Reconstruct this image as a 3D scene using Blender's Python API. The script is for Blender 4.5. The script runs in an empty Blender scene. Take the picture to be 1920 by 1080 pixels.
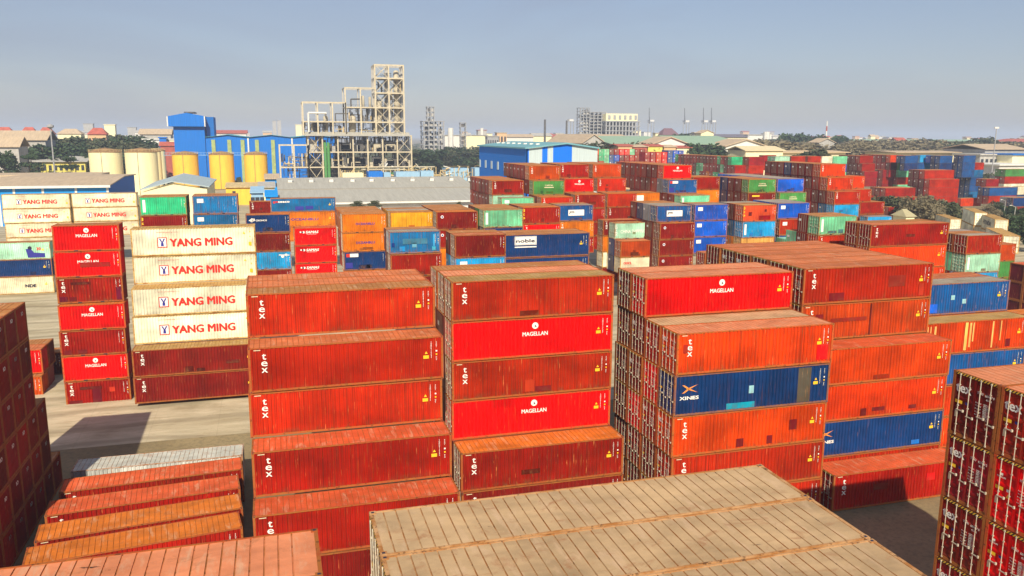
import bpy, bmesh, math, random
from mathutils import Vector, Matrix
R = math.radians
random.seed(7)
SC = bpy.context.scene
COL = SC.collection

# ------------------------------------------------------------------ camera
F_PX, PITCH, ROLL, YAW, CAMZ = 1536.65, R(10.535), R(0.231), R(16.2607), 27.4427
fw = Vector((math.sin(YAW)*math.cos(PITCH), math.cos(YAW)*math.cos(PITCH), -math.sin(PITCH)))
rt0 = Vector((math.cos(YAW), -math.sin(YAW), 0)); up0 = rt0.cross(fw)
RT = math.cos(ROLL)*rt0 + math.sin(ROLL)*up0
UP = -math.sin(ROLL)*rt0 + math.cos(ROLL)*up0
CAM = Vector((0, 0, CAMZ))
cd = bpy.data.cameras.new('camera'); cam = bpy.data.objects.new('camera', cd); COL.objects.link(cam)
cd.sensor_width = 36; cd.lens = F_PX/1920*36; cd.clip_start = 0.5; cd.clip_end = 30000
cam.matrix_world = Matrix(((RT.x, UP.x, -fw.x, 0), (RT.y, UP.y, -fw.y, 0), (RT.z, UP.z, -fw.z, CAMZ), (0, 0, 0, 1)))
SC.camera = cam

def ray(px, py): return fw*F_PX + RT*(px-960) + UP*(540-py)
def at(px, py, z):                        # point of the photo's pixel at height z
    d = ray(px, py); return CAM + d*((z-CAMZ)/d.z)
def atY(px, py, Y):                       # point of the photo's pixel at distance Y
    d = ray(px, py); return CAM + d*(Y/d.y)
def proj(p):
    d = Vector(p)-CAM; z = d.dot(fw)
    return (960+F_PX*d.dot(RT)/z, 540-F_PX*d.dot(UP)/z, z)

# ------------------------------------------------------------------ sky, sun, exposure
SUN_EL, SUN_AZ = R(36.5), R(13.0)         # light travels towards +Y, 13 degrees to +X
w = bpy.data.worlds.new('World'); SC.world = w; w.use_nodes = True
nt = w.node_tree; bg = nt.nodes['Background']
sky = nt.nodes.new('ShaderNodeTexSky'); sky.sky_type = 'NISHITA'; sky.sun_disc = False
sky.sun_elevation = SUN_EL; sky.sun_rotation = math.pi+SUN_AZ
sky.air_density = 1.2; sky.dust_density = 0.6; sky.ozone_density = 3.0; sky.altitude = 0
tint = nt.nodes.new('ShaderNodeMix'); tint.data_type = 'RGBA'; tint.blend_type = 'MULTIPLY'; tint.inputs[0].default_value = 1
stc = nt.nodes.new('ShaderNodeTexCoord'); smp = nt.nodes.new('ShaderNodeMapping'); smp.inputs['Scale'].default_value = (1.2, 1.2, 5.5)
sns = nt.nodes.new('ShaderNodeTexNoise'); sns.inputs['Scale'].default_value = 1.7; sns.inputs['Detail'].default_value = 6; sns.inputs['Distortion'].default_value = .6
smr = nt.nodes.new('ShaderNodeMapRange'); smr.inputs[1].default_value = .42; smr.inputs[2].default_value = .78; smr.inputs[3].default_value = .42; smr.inputs[4].default_value = .80
scl = nt.nodes.new('ShaderNodeMix'); scl.data_type = 'RGBA'; scl.inputs[7].default_value = (3.5, 4.1, 4.9, 1)
nt.links.new(stc.outputs['Generated'], smp.inputs[0]); nt.links.new(smp.outputs[0], sns.inputs['Vector']); nt.links.new(sns.outputs[0], smr.inputs[0])
nt.links.new(smr.outputs[0], scl.inputs[0]); nt.links.new(sky.outputs[0], scl.inputs[6])
tint.inputs[7].default_value = (.97, .93, 1.02, 1); nt.links.new(scl.outputs[2], tint.inputs[6]); nt.links.new(tint.outputs[2], bg.inputs[0]); bg.inputs[1].default_value = 0.079
sl = bpy.data.lights.new('sun', 'SUN'); sl.energy = 5.0; sl.angle = R(0.55); sl.color = (1, .91, .74)
so = bpy.data.objects.new('sun', sl); COL.objects.link(so)
sd = Vector((math.sin(SUN_AZ)*math.cos(SUN_EL), math.cos(SUN_AZ)*math.cos(SUN_EL), -math.sin(SUN_EL)))
so.rotation_euler = sd.to_track_quat('-Z', 'Y').to_euler(); so.location = (0, -60, 120)
SC.view_settings.view_transform = 'Standard'; SC.view_settings.look = 'None'
SC.view_settings.exposure = 0.30; SC.view_settings.gamma = 1

HAZE = 0.00024

# ------------------------------------------------------------------ materials
def new_mat(name):
    m = bpy.data.materials.new(name); m.use_nodes = True
    return m, m.node_tree, m.node_tree.nodes['Principled BSDF']
def N(t, typ, **k):
    n = t.nodes.new(typ)
    for a, b in k.items(): setattr(n, a, b)
    return n
def mixc(t, fac, a, b):
    n = N(t, 'ShaderNodeMix', data_type='RGBA')
    for s, v in ((0, fac), (6, a), (7, b)):
        if isinstance(v, (int, float, tuple)): n.inputs[s].default_value = v if not isinstance(v, tuple) else (*v, 1)
        else: t.links.new(v, n.inputs[s])
    return n.outputs[2]
def ramp(t, v, a, b, c0=0., c1=1.):
    n = N(t, 'ShaderNodeMapRange'); t.links.new(v, n.inputs[0])
    for i, q in enumerate((a, b, c0, c1)): n.inputs[i+1].default_value = q
    return n.outputs[0]
def noise(t, vec, scale, detail=4, rough=.55, dist=0.):
    n = N(t, 'ShaderNodeTexNoise'); t.links.new(vec, n.inputs['Vector'])
    n.inputs['Scale'].default_value = scale; n.inputs['Detail'].default_value = detail
    n.inputs['Roughness'].default_value = rough; n.inputs['Distortion'].default_value = dist
    return n.outputs[0]
def mapv(t, vec, sc):
    n = N(t, 'ShaderNodeMapping'); t.links.new(vec, n.inputs[0]); n.inputs['Scale'].default_value = sc
    return n.outputs[0]
def mathn(t, op, a, b):
    n = N(t, 'ShaderNodeMath', operation=op)
    for i, v in enumerate((a, b)):
        if isinstance(v, (int, float)): n.inputs[i].default_value = v
        else: t.links.new(v, n.inputs[i])
    return n.outputs[0]

def paint_mat(name, kind, attr=False):
    """weathered container paint: the colour is the object's own colour (or a vertex colour)"""
    m, t, b = new_mat(name)
    tc = N(t, 'ShaderNodeTexCoord'); oi = N(t, 'ShaderNodeObjectInfo')
    if attr:
        an = N(t, 'ShaderNodeAttribute', attribute_name='paint'); base = an.outputs['Color']; vec = tc.outputs['Object']
    else:
        base = oi.outputs['Color']
        rn = mathn(t, 'MULTIPLY', oi.outputs['Random'], 57.)
        cx = N(t, 'ShaderNodeCombineXYZ'); t.links.new(rn, cx.inputs[0]); t.links.new(rn, cx.inputs[1]); t.links.new(rn, cx.inputs[2])
        va = N(t, 'ShaderNodeVectorMath', operation='ADD'); t.links.new(tc.outputs['Object'], va.inputs[0]); t.links.new(cx.outputs[0], va.inputs[1])
        vec = va.outputs[0]
    wear = 1.0 if attr else oi.outputs['Alpha']
    W_ = lambda f: mathn(t, 'MULTIPLY', f, wear)
    if kind == 'side':
        n0 = noise(t, mapv(t, vec, (.35, .35, .5)), 1.0, 3)
        hs = N(t, 'ShaderNodeHueSaturation'); t.links.new(base, hs.inputs['Color']); t.links.new(ramp(t, n0, .32, .68, .66, 1.2), hs.inputs['Value'])
        c = hs.outputs[0]
        st = noise(t, mapv(t, vec, (5.5, 5.5, .45)), 1.0, 5, .65)              # rust runs down the ribs
        c = mixc(t, W_(ramp(t, st, .60, .70, 0, .6)), c, (.30, .085, .018))
        st2 = noise(t, mapv(t, vec, (9., 9., .7)), 1.3, 4, .6)                  # pale scrapes
        c = mixc(t, W_(ramp(t, st2, .64, .72, 0, .6)), c, (.80, .33, .10))
        st3 = noise(t, mapv(t, vec, (16., 16., .22)), 1.0, 3, .6)               # fine run-off lines
        c = mixc(t, W_(ramp(t, st3, .48, .62, 0, .45)), c, (.085, .022, .010))
        sp = noise(t, vec, 6.0, 6, .7)
        c = mixc(t, W_(ramp(t, sp, .64, .70, 0, .75)), c, (.07, .022, .010))
        # dirt collects along the bottom and top rails
        sx = N(t, 'ShaderNodeSeparateXYZ'); t.links.new(tc.outputs['Object'], sx.inputs[0])
        lo = mathn(t, 'MULTIPLY', ramp(t, sx.outputs[2], .16, .55, 1, 0), ramp(t, noise(t, mapv(t, vec, (2.5, 2.5, 2)), 1., 4), .45, .65, 0, .7))
        c = mixc(t, W_(lo), c, (.16, .06, .025))
        bp = N(t, 'ShaderNodeBump'); bp.inputs['Strength'].default_value = .4; bp.inputs['Distance'].default_value = .06
        t.links.new(noise(t, mapv(t, vec, (1.2, 1.2, .8)), 1.0, 3, .5, .2), bp.inputs['Height']); t.links.new(bp.outputs[0], b.inputs['Normal'])
        b.inputs['Roughness'].default_value = .55
    elif kind == 'roof':
        n0 = noise(t, mapv(t, vec, (.5, .9, .5)), 1.0, 5, .6)
        hs = N(t, 'ShaderNodeHueSaturation'); t.links.new(base, hs.inputs['Color']); t.links.new(ramp(t, n0, .3, .7, .75, 1.25), hs.inputs['Value'])
        c = hs.outputs[0]
        d = noise(t, mapv(t, vec, (2.2, .55, 1)), 1.0, 6, .7, .4)
        c = mixc(t, ramp(t, d, .53, .68, 0, .5), c, (.60, .40, .25))           # settled dust
        d2 = noise(t, mapv(t, vec, (.8, 1.2, 1)), 1.3, 6, .7, .8)
        c = mixc(t, ramp(t, d2, .56, .70, 0, .6), c, (.30, .12, .05))
        d3 = noise(t, mapv(t, vec, (.6, 1.6, 1)), .9, 7, .75, .6)
        c = mixc(t, ramp(t, d3, .672, .685, 0, .92), c, (.020, .013, .010))       # tar and bare rust spots
        bp = N(t, 'ShaderNodeBump'); bp.inputs['Strength'].default_value = .55; bp.inputs['Distance'].default_value = .10
        t.links.new(noise(t, mapv(t, vec, (1.1, .7, 1)), 1.3, 4, .55, .3), bp.inputs['Height']); t.links.new(bp.outputs[0], b.inputs['Normal'])
        b.inputs['Roughness'].default_value = .75
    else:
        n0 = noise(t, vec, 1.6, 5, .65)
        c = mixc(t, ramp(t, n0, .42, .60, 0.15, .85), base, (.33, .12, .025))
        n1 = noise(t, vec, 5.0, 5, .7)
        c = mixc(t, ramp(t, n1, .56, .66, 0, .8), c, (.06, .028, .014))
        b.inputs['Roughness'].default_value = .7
    t.links.new(c, b.inputs['Base Color'])
    b.inputs['Specular IOR Level'].default_value = .12
    return m
def plain(name, col, rough=.7, var=.12, scale=.6, metal=0., grime=0., gcol=(.1, .07, .04), stretch=(1, 1, 1)):
    m, t, b = new_mat(name)
    tc = N(t, 'ShaderNodeTexCoord'); v = mapv(t, tc.outputs['Object'], stretch)
    n0 = noise(t, v, scale, 5, .6)
    hs = N(t, 'ShaderNodeHueSaturation'); hs.inputs['Color'].default_value = (*col, 1)
    t.links.new(ramp(t, n0, .3, .7, 1-var, 1+var), hs.inputs['Value'])
    c = hs.outputs[0]
    if grime:
        c = mixc(t, ramp(t, noise(t, v, scale*3.1, 6, .7), .52, .66, 0, grime), c, gcol)
    t.links.new(c, b.inputs['Base Color'])
    b.inputs['Roughness'].default_value = rough; b.inputs['Metallic'].default_value = metal
    b.inputs['Specular IOR Level'].default_value = .3
    return m
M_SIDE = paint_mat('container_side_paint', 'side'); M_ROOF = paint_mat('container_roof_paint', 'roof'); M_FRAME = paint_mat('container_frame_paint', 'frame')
F_SIDE = paint_mat('far_side_paint', 'side', True); F_ROOF = paint_mat('far_roof_paint', 'roof', True)
M_ROD = plain('galvanised_rod', (.52, .45, .34), .6, .25, 2, .0, .5, (.25, .12, .05))
WHITE = plain('white_lettering', (.85, .80, .72), .6, .1, 3, 0, .25, (.5, .3, .2))
YELLOW = plain('yellow_sticker', (.85, .50, .02), .6); REDL = plain('red_lettering', (.62, .025, .015), .6)
BLUEL = plain('blue_lettering', (.03, .03, .25), .6); DARK = plain('dark_lettering', (.02, .02, .04), .6)
ORANGEL = plain('orange_lettering', (.85, .28, .05), .6); CREAML = plain('cream_lettering', (.70, .60, .38), .6)
LOGO_MATS = [WHITE, YELLOW, REDL, BLUEL, DARK, ORANGEL, CREAML]
HAZARD, _t, _b = new_mat('hazard_stripes')
_tc = N(_t, 'ShaderNodeTexCoord'); _w = N(_t, 'ShaderNodeTexWave'); _w.inputs['Scale'].default_value = 4.
_w.bands_direction = 'DIAGONAL'; _t.links.new(_tc.outputs['Object'], _w.inputs['Vector'])
_t.links.new(mixc(_t, ramp(_t, _w.outputs[1], .48, .52), (.02, .015, .01), (.65, .38, .03)), _b.inputs['Base Color'])

# ------------------------------------------------------------------ object helpers
def tag(o, label=None, cat=None, group=None, kind=None):
    for k, v in (('label', label), ('category', cat), ('group', group), ('kind', kind)):
        if v: o[k] = v
    return o
def empty(name, loc, label=None, cat=None, group=None, rz=0.):
    o = bpy.data.objects.new(name, None); COL.objects.link(o); o.location = loc; o.rotation_euler = (0, 0, rz)
    o.empty_display_size = .5
    return tag(o, label, cat, group)
def child(name, mesh, parent, color=None, wear=1.):
    o = bpy.data.objects.new(name, mesh); COL.objects.link(o); o.parent = parent
    if color: o.color = (*color, wear)
    return o

class MB:
    """collects polygons in world (or local) coordinates and links them as one mesh object"""
    def __init__(s): s.v = []; s.f = []; s.m = []
    def poly(s, pts, m=0):
        n = len(s.v); s.v += [tuple(p) for p in pts]; s.f.append(tuple(range(n, n+len(pts)))); s.m.append(m)
    def box(s, x0, x1, y0, y1, z0, z1, m=0):
        if x0 > x1: x0, x1 = x1, x0
        if y0 > y1: y0, y1 = y1, y0
        if z0 > z1: z0, z1 = z1, z0
        n = len(s.v)
        s.v += [(x0, y0, z0), (x1, y0, z0), (x1, y1, z0), (x0, y1, z0), (x0, y0, z1), (x1, y0, z1), (x1, y1, z1), (x0, y1, z1)]
        for f in ((0, 3, 2, 1), (4, 5, 6, 7), (0, 1, 5, 4), (1, 2, 6, 5), (2, 3, 7, 6), (3, 0, 4, 7)):
            s.f.append(tuple(n+i for i in f)); s.m.append(m)
    def prism(s, prof, axis, a, b, m=0, cap=None):
        """prof: list of 2-D points; axis 'x': (y,z) extruded along x from a to b; 'y': (x,z) along y"""
        n = len(s.v); k = len(prof)
        for e in (a, b):
            for (u, v) in prof: s.v.append((e, u, v) if axis == 'x' else (u, e, v))
        for i in range(k):
            j = (i+1) % k; s.f.append((n+i, n+j, n+k+j, n+k+i)); s.m.append(m)
        c = m if cap is None else cap
        s.f.append(tuple(n+i for i in range(k))[::-1]); s.m.append(c); s.f.append(tuple(n+k+i for i in range(k))); s.m.append(c)
    def beam(s, p, q, r, n=4, m=0, r2=None):
        p = Vector(p); q = Vector(q); d = (q-p)
        if d.length < 1e-6: return
        d.normalize(); a = Vector((0, 0, 1)) if abs(d.z) < .9 else Vector((1, 0, 0))
        u = d.cross(a).normalized(); v = d.cross(u); k = len(s.v); r2 = r if r2 is None else r2
        for e, rr in ((p, r), (q, r2)):
            for i in range(n):
                t = 2*math.pi*(i+.5)/n; s.v.append(tuple(e+u*(rr*math.cos(t))+v*(rr*math.sin(t))))
        for i in range(n):
            j = (i+1) % n; s.f.append((k+i, k+j, k+n+j, k+n+i)); s.m.append(m)
        s.f.append(tuple(k+i for i in range(n))[::-1]); s.m.append(m); s.f.append(tuple(k+n+i for i in range(n))); s.m.append(m)
    def lathe(s, c, prof, n=24, m=0):
        """prof: list of (radius, z)"""
        k = len(s.v)
        for (r, z) in prof:
            for i in range(n):
                t = 2*math.pi*i/n; s.v.append((c[0]+r*math.cos(t), c[1]+r*math.sin(t), z))
        for a in range(len(prof)-1):
            for i in range(n):
                j = (i+1) % n; s.f.append((k+a*n+i, k+a*n+j, k+(a+1)*n+j, k+(a+1)*n+i)); s.m.append(m)
        s.f.append(tuple(k+(len(prof)-1)*n+i for i in range(n))); s.m.append(m)
    def mesh(s, name, mats, org=(0, 0, 0), smooth=False):
        me = bpy.data.meshes.new(name)
        me.from_pydata([(a-org[0], b-org[1], c-org[2]) for a, b, c in s.v], [], s.f)
        for q in mats: me.materials.append(q)
        me.polygons.foreach_set('material_index', s.m)
        if smooth:
            me.polygons.foreach_set('use_smooth', [True]*len(s.f))
        me.update(); return me
    def build(s, name, mats, parent=None, smooth=False, color=None):
        org = parent.location if parent else (0, 0, 0)
        if parent and parent.parent: org = Vector(parent.location)+Vector(parent.parent.location)
        me = s.mesh(name, mats, org, smooth)
        o = bpy.data.objects.new(name, me); COL.objects.link(o); o.parent = parent
        if color: o.color = (*color, 1)
        return o

# ------------------------------------------------------------------ ground
def gz(y): return 0. if y < 72 else min(1., (y-72)/33.)
ys = [-80, 20, 72, 80, 88, 96, 105, 200, 400, 900, 2500, 9000]
g = MB()
for a, b in zip(ys[:-1], ys[1:]):
    g.poly([(-7000, a, gz(a)), (9000, a, gz(a)), (9000, b, gz(b)), (-7000, b, gz(b))])
GM, t, b = new_mat('yard_ground')
tc = N(t, 'ShaderNodeTexCoord'); v = tc.outputs['Object']
c = mixc(t, ramp(t, noise(t, v, .09, 6, .65), .35, .65), (.17, .125, .055), (.30, .225, .11))
c = mixc(t, ramp(t, noise(t, v, 2.6, 6, .7), .45, .7, 0, .6), c, (.11, .09, .05))
c = mixc(t, ramp(t, noise(t, v, 9., 3, .7), .62, .75, 0, .5), c, (.38, .31, .2))
t.links.new(c, b.inputs['Base Color']); b.inputs['Roughness'].default_value = .95
o = g.build('ground', [GM]); tag(o, kind='structure')
g = MB(); ys2 = [76.5, 80, 88, 96, 105, 200, 420]
for a, b_ in zip(ys2[:-1], ys2[1:]):
    g.poly([(-160, a, gz(a)+.004), (190, a, gz(a)+.004), (330 if a > 90 else 190, b_, gz(b_)+.004), (-160, b_, gz(b_)+.004)])
PM, t, b = new_mat('yard_concrete')
tc = N(t, 'ShaderNodeTexCoord'); v = tc.outputs['Object']
c = mixc(t, ramp(t, noise(t, mapv(t, v, (.25, .9, 1)), .35, 7, .7, .5), .35, .65), (.34, .27, .155), (.60, .50, .33))
c = mixc(t, ramp(t, noise(t, mapv(t, v, (.4, 1.6, 1)), 1.1, 7, .75), .52, .68, 0, .55), c, (.24, .17, .08))
c = mixc(t, ramp(t, noise(t, v, .05, 4, .6), .5, .7, 0, .5), c, (.28, .25, .17))
wv = N(t, 'ShaderNodeTexWave'); wv.inputs['Scale'].default_value = .06; wv.inputs['Distortion'].default_value = 9; wv.inputs['Detail'].default_value = 3; wv.inputs['Detail Scale'].default_value = .5
wv.bands_direction = 'Y'; t.links.new(v, wv.inputs['Vector'])
c = mixc(t, ramp(t, wv.outputs[1], .80, .97, 0, .4), c, (.17, .13, .07))
br = N(t, 'ShaderNodeTexBrick'); br.inputs['Scale'].default_value = 1; br.inputs['Brick Width'].default_value = 6; br.inputs['Row Height'].default_value = 5; br.inputs['Mortar Size'].default_value = .05; br.offset = 0
t.links.new(v, br.inputs['Vector']); c = mixc(t, mathn(t, 'MULTIPLY', br.outputs['Fac'], .12), c, (.12, .10, .06))
t.links.new(c, b.inputs['Base Color']); b.inputs['Roughness'].default_value = .9
o = g.build('concrete_pavement', [PM]); tag(o, kind='structure')

# ------------------------------------------------------------------ lettering
_txt = {}
def glyphs(s, bold=.0, res=2):
    k = (s, bold)
    if k not in _txt:
        cu = bpy.data.curves.new('lettering', 'FONT'); cu.body = s; cu.resolution_u = res; cu.offset = bold
        ob = bpy.data.objects.new('lettering', cu); me = bpy.data.meshes.new_from_object(ob)
        vs = [(p.co.x, p.co.y) for p in me.vertices]; fs = [tuple(p.vertices) for p in me.polygons]
        bpy.data.objects.remove(ob); bpy.data.meshes.remove(me); bpy.data.curves.remove(cu)
        _txt[k] = (vs, fs)
    return _txt[k]
class Logo:
    """flat lettering: u to the right, v up, placed on a face of a container"""
    def __init__(s, L): s.b = MB(); s.L = L; s.end = False
    def pt(s, u, v): return (u, .006, v)
    def put(s, pts, m): s.b.poly([s.pt(*p) for p in pts], m)
    def split(s):
        """the pieces that stand apart from each other, each as a mesh builder of its own"""
        n = len(s.b.v); par = list(range(n))
        def find(a):
            while par[a] != a: par[a] = par[par[a]]; a = par[a]
            return a
        for f in s.b.f:
            for q in f[1:]: par[find(q)] = find(f[0])
        isl = {}
        for i in range(n): isl.setdefault(find(i), []).append(i)
        ks = list(isl); bb = []
        for k in ks:
            P_ = [s.b.v[i] for i in isl[k]]; bb.append(([min(p[a] for p in P_) for a in range(3)], [max(p[a] for p in P_) for a in range(3)]))
        g = list(range(len(ks)))
        def fg(a):
            while g[a] != a: g[a] = g[g[a]]; a = g[a]
            return a
        for i in range(len(ks)):
            for j in range(i+1, len(ks)):
                if fg(i) == fg(j): continue
                sz = max(max(bb[i][1][a]-bb[i][0][a] for a in range(3)), max(bb[j][1][a]-bb[j][0][a] for a in range(3)))
                gap = math.sqrt(sum(max(0, bb[i][0][a]-bb[j][1][a], bb[j][0][a]-bb[i][1][a])**2 for a in range(3)))
                if gap <= max(.02, .48*sz): g[fg(i)] = fg(j)
        root_of = {k: fg(i) for i, k in enumerate(ks)}
        out = {}
        for f, m in zip(s.b.f, s.b.m):
            b = out.setdefault(root_of[find(f[0])], MB())
            if not hasattr(b, 'ix'): b.ix = {}
            for i in f:
                if i not in b.ix: b.ix[i] = len(b.v); b.v.append(s.b.v[i])
            b.f.append(tuple(b.ix[i] for i in f)); b.m.append(m)
        return list(out.values())
    def text_like(s, b): return len(b.f) > 8
    def text(s, txt, u, v, h, m=0, bold=.02, width=None, vertical=False, shear=0., lead=1.12):
        if vertical:
            for i, ch in enumerate(txt): s.text(ch, u, v-i*h*lead, h, m, bold, center=True) if False else s._one(ch, u, v-i*h*lead, h, m, bold, None, True, shear)
        else: s._one(txt, u, v, h, m, bold, width, False, shear)
    def _one(s, txt, u, v, h, m, bold, width, center, shear):
        vs, fs = glyphs(txt, 0.)
        if not vs: return
        x0 = min(p[0] for p in vs); x1 = max(p[0] for p in vs)
        k = h/.70; kx = k if width is None else width/(x1-x0)
        du = -((x0+x1)/2*kx) if center else -x0*kx
        sh = [(0, 0, 0)]
        if bold > .005:
            e = bold*1.1*k; sh = [(-e, 0, 0), (e, 0, .0008), (0, e*.6, .0016), (0, -e*.6, .0024)]
        for (ex, ey, ed) in sh:
            n = len(s.b.v)
            for (a, c) in vs:
                q = s.pt(u+du+a*kx+shear*c*k+ex, v+c*k+ey); s.b.v.append((q[0]-(ed if q[0] < .01 and s.end else 0), q[1]-(0 if s.end else ed), q[2]))
            for f in fs: s.b.f.append(tuple(n+i for i in f)); s.b.m.append(m)
    def rect(s, u0, u1, v0, v1, m=0): s.put([(u0, v0), (u1, v0), (u1, v1), (u0, v1)], m)
    def disc(s, u, v, r, m=0, n=20, d=0): s.b.poly([(u+r*math.cos(6.2832*i/n), .006-d, v+r*math.sin(6.2832*i/n)) for i in range(n)], m)
    def tri(s, u, v, r, m=1, d=0.): s.b.poly([(u-r, .006-d, v), (u+r, .006-d, v), (u, .006-d, v+1.7*r)], m)
    def mesh(s, name):
        if not s.b.f: return []
        return [b.mesh('lettering' if s.text_like(b) else 'sticker', LOGO_MATS) for b in s.split()]
def idcol(g, L, h, seed, yellow=True):
    rnd = random.Random(seed)
    a = L-.80 if L > 8 else L-.62; s_ = .082
    num = ''.join(rnd.choice('0123456789') for _ in range(7))
    g.text('TGHU'+num, a, h-.42, s_, 0, .02, vertical=True, lead=1.22)
    g.text('45G1' if L > 8 else '22G1', a+.34, h-.42, s_, 0, .02, vertical=True, lead=1.25)
    g.rect(a+.30, a+.40, h-1.02, h-.92, 0)
    g.rect(a+.30, a+.40, h-1.25, h-1.15, 1)
    g.text('MAX', a+.34, h-1.42, .07, 0, .02, vertical=True, lead=1.25)
    if yellow and L > 8:
        g.tri(a-.33, h-1.14, .1, 1); g.rect(a-.52, a-.16, h-1.46, h-1.24, 1)
LOGOS = {}
def logo_mesh(code, L, h, seed):
    k = (code, L, round(h, 1), seed % 3)
    if k in LOGOS: return LOGOS[k]
    g = Logo(L); q = h-.16
    big = L > 8
    if code == 'tex':
        k_ = h/2.9; u = .95 if big else .62
        for ch, v_, wd in (('t', .30, .24), ('e', .535, .36), ('x', .76, .36)):
            g.text(ch, u-wd/2, h-(.40+.42*(('t', 'e', 'x').index(ch)+.9))*k_, .46*k_, 0, .012, width=wd)
        g.rect(.35, .75, h-.20, h-.15, 6)
    elif code == 'magellan':
        u = L*.505; r = .24
        g.disc(u, h*.80, r, 0); g.tri(u, h*.80-.12, .12, 4, .003); g.tri(u-.05, h*.80-.10, .055, 0, .006)
        g.text('MAGELLAN', u-.95, h*.545, .29, 0, .02, width=1.9)
    elif code == 'yangming':
        u = L*.205; g.rect(u, u+.92, h*.30, h*.67, 2)
        g.b.poly([(u+.07, .003, h*.33), (u+.85, .003, h*.33), (u+.85, .003, h*.64), (u+.07, .003, h*.64)], 0)
        for pts in ([(.16, .62), (.32, .62), (.54, .45), (.42, .45)], [(.76, .62), (.60, .62), (.38, .45), (.50, .45)], [(.34, .47), (.58, .47), (.60, .35), (.32, .35)]):
            g.b.poly([(u+a, .0, h*b) for a, b in pts], 3)
        g.rect(u+.66, u+.72, h*.34, h*.42, 2)
        g.text('YANG MING', L*.305, h*.335, h*.275, 2, .045, width=L*.50)
        g.text('www.yangming.com', L*.20, h*.84, .10, 2, .0, width=L*.17)
        g.tri(L-1.15, h*.72, .14, 1); g.rect(L-.72, L-.42, h*.28, h*.42, 1); g.disc(L-.55, h*.62, .06, 1); g.disc(L-.55, h*.80, .06, 1)
    elif code == 'xines':
        u = .52
        for sgn in (1, -1):
            g.put([(u+.05, h*.66+sgn*.30), (u+.25, h*.66+sgn*.27), (u+.62, h*.66+.02*sgn), (u+1.15, h*.66-sgn*.24), (u+1.25, h*.66-sgn*.28), (u+.95, h*.66-sgn*.20), (u+.5, h*.66-.05*sgn)], 5)
        g.text('XINES', u-.1, h*.40, .23, 0, .05, width=1.42)
    elif code == 'samas':
        g.text('SAMAS', L*.27, h*.70, .34, 0, .05, width=L*.29, shear=.25); g.rect(L*.29, L*.52, h*.64, h*.655, 0)
        g.disc(L*.15, h*.77, .12, 0, 12); g.disc(L*.22, h*.76, .17, 0, 12); g.disc(L*.19, h*.76, .13, 4, 12, .003)
    elif code == 'oceanblu':
        if big: g.text('OCEANBLU', L*.30, h*.42, .45, 3, .03, width=L*.42)
        else: g.text('OCEANBLU', L*.30, h*.42, .30, 3, .03, width=L*.43)
    elif code == 'seaco':
        g.text('ge', L*.035, h*.70, .40, 2, .06, width=.9); g.text('seaco', L*.115, h*.70, .40, 0, .06, width=2.1)
        g.rect(L*.37, L*.50, h*.12, h*.40, 3); g.rect(L*.53, L*.65, h*.18, h*.42, 3)
    elif code == 'seacobox':
        g.rect(.35, 2.0, h*.72, h*.90, 0); g.b.poly([(.35, .003, h*.72), (.85, .003, h*.72), (.85, .003, h*.90), (.35, .003, h*.90)], 2); g.rect(.25, 1.2, h*.12, h*.42, 6 if False else 3)
    elif code == 'cronos':
        g.disc(.82, h*.68, .22, 0, 14); g.disc(1.05, h*.72, .2, 0, 14); g.put([(.4, h*.68), (.9, h*.60), (1.25, h*.78), (.8, h*.80)], 0)
        g.text('CRONOS', 1.35, h*.64, .22, 0, .03, width=1.5)
    elif code == 'noble':
        g.rect(2.4, 5.2, h*.55, h*.92, 0); g.b.poly([(2.48, .003, h*.57), (5.12, .003, h*.57), (5.12, .003, h*.90), (2.48, .003, h*.90)], 4)
        g.b.poly([(2.52, .0, h*.58), (5.08, .0, h*.58), (5.08, .0, h*.89), (2.52, .0, h*.89)], 0)
        g.pt = lambda a, c_: (a, -.004, c_)
        g.text('noble', 2.6, h*.66, .42, 4, .05, width=2.35); g.pt = lambda a, c_: (a, .006, c_); g.rect(2.4, 5.2, h*.44, h*.49, 0)
    elif code == 'po':
        g.rect(L*.29, L*.74, h*.34, h*.70, 0)
        for pts in ([(.32, .60), (.45, .60), (.46, .55), (.33, .55)], [(.31, .50), (.45, .50), (.47, .56), (.45, .56), (.44, .52), (.32, .52)], [(.31, .44), (.33, .44), (.35, .54), (.33, .54)]):
            g.b.poly([(L*a, .003, h*b) for a, b in pts], 4)
    elif code == 'capital':
        g.text('CAPITAL', L*.38, h*.62, .26, 6, .03, width=L*.26); g.rect(L*.36, L*.66, h*.50, h*.55, 6)
    elif code == 'china':
        g.text('CHINA SHIPPING', L*.17, h*.36, .55, 0, .0, width=L*.72); g.text('CHINA', .28, h-.6, .30, 0, .03, vertical=True, lead=1.2)
    elif code == 'oocl':
        g.text('OOCL', L*.10, h*.58, .36, 2, .06, width=L*.22); g.disc(L-.8, h*.72, .09, 3, 8); g.disc(L-.45, h*.62, .09, 3, 8)
    elif code == 'hyundai':
        g.tri(L*.10, h*.40, .2, 1); g.text('HYUNDAI', L*.20, h*.38, h*.30, 0, .04, width=L*.62)
    elif code == 'hyundaidark':
        g.rect(.15, L-.15, h*.05, h*.06, 4); g.text('HYUNDAI', L*.22, h*.40, h*.30, 4, .05, width=L*.52)
    elif code == 'evergreen':
        g.disc(L*.30, h*.5, .45, 0, 14); g.text('GLOBAL', L*.40, h*.40, .5, 0, .05, width=L*.36); g.rect(.3, .7, h*.2, h*.85, 0)
    elif code == 'whitebar':
        g.rect(.38*L/6, .38*L/6+.36, h*.18, h*.84, 0)
    elif code == 'star':
        g.disc(L*.14, h*.72, .22, 0, 12); g.disc(L*.14, h*.72, .13, 3, 10, .003)
    elif code == 'whitebox':
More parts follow.
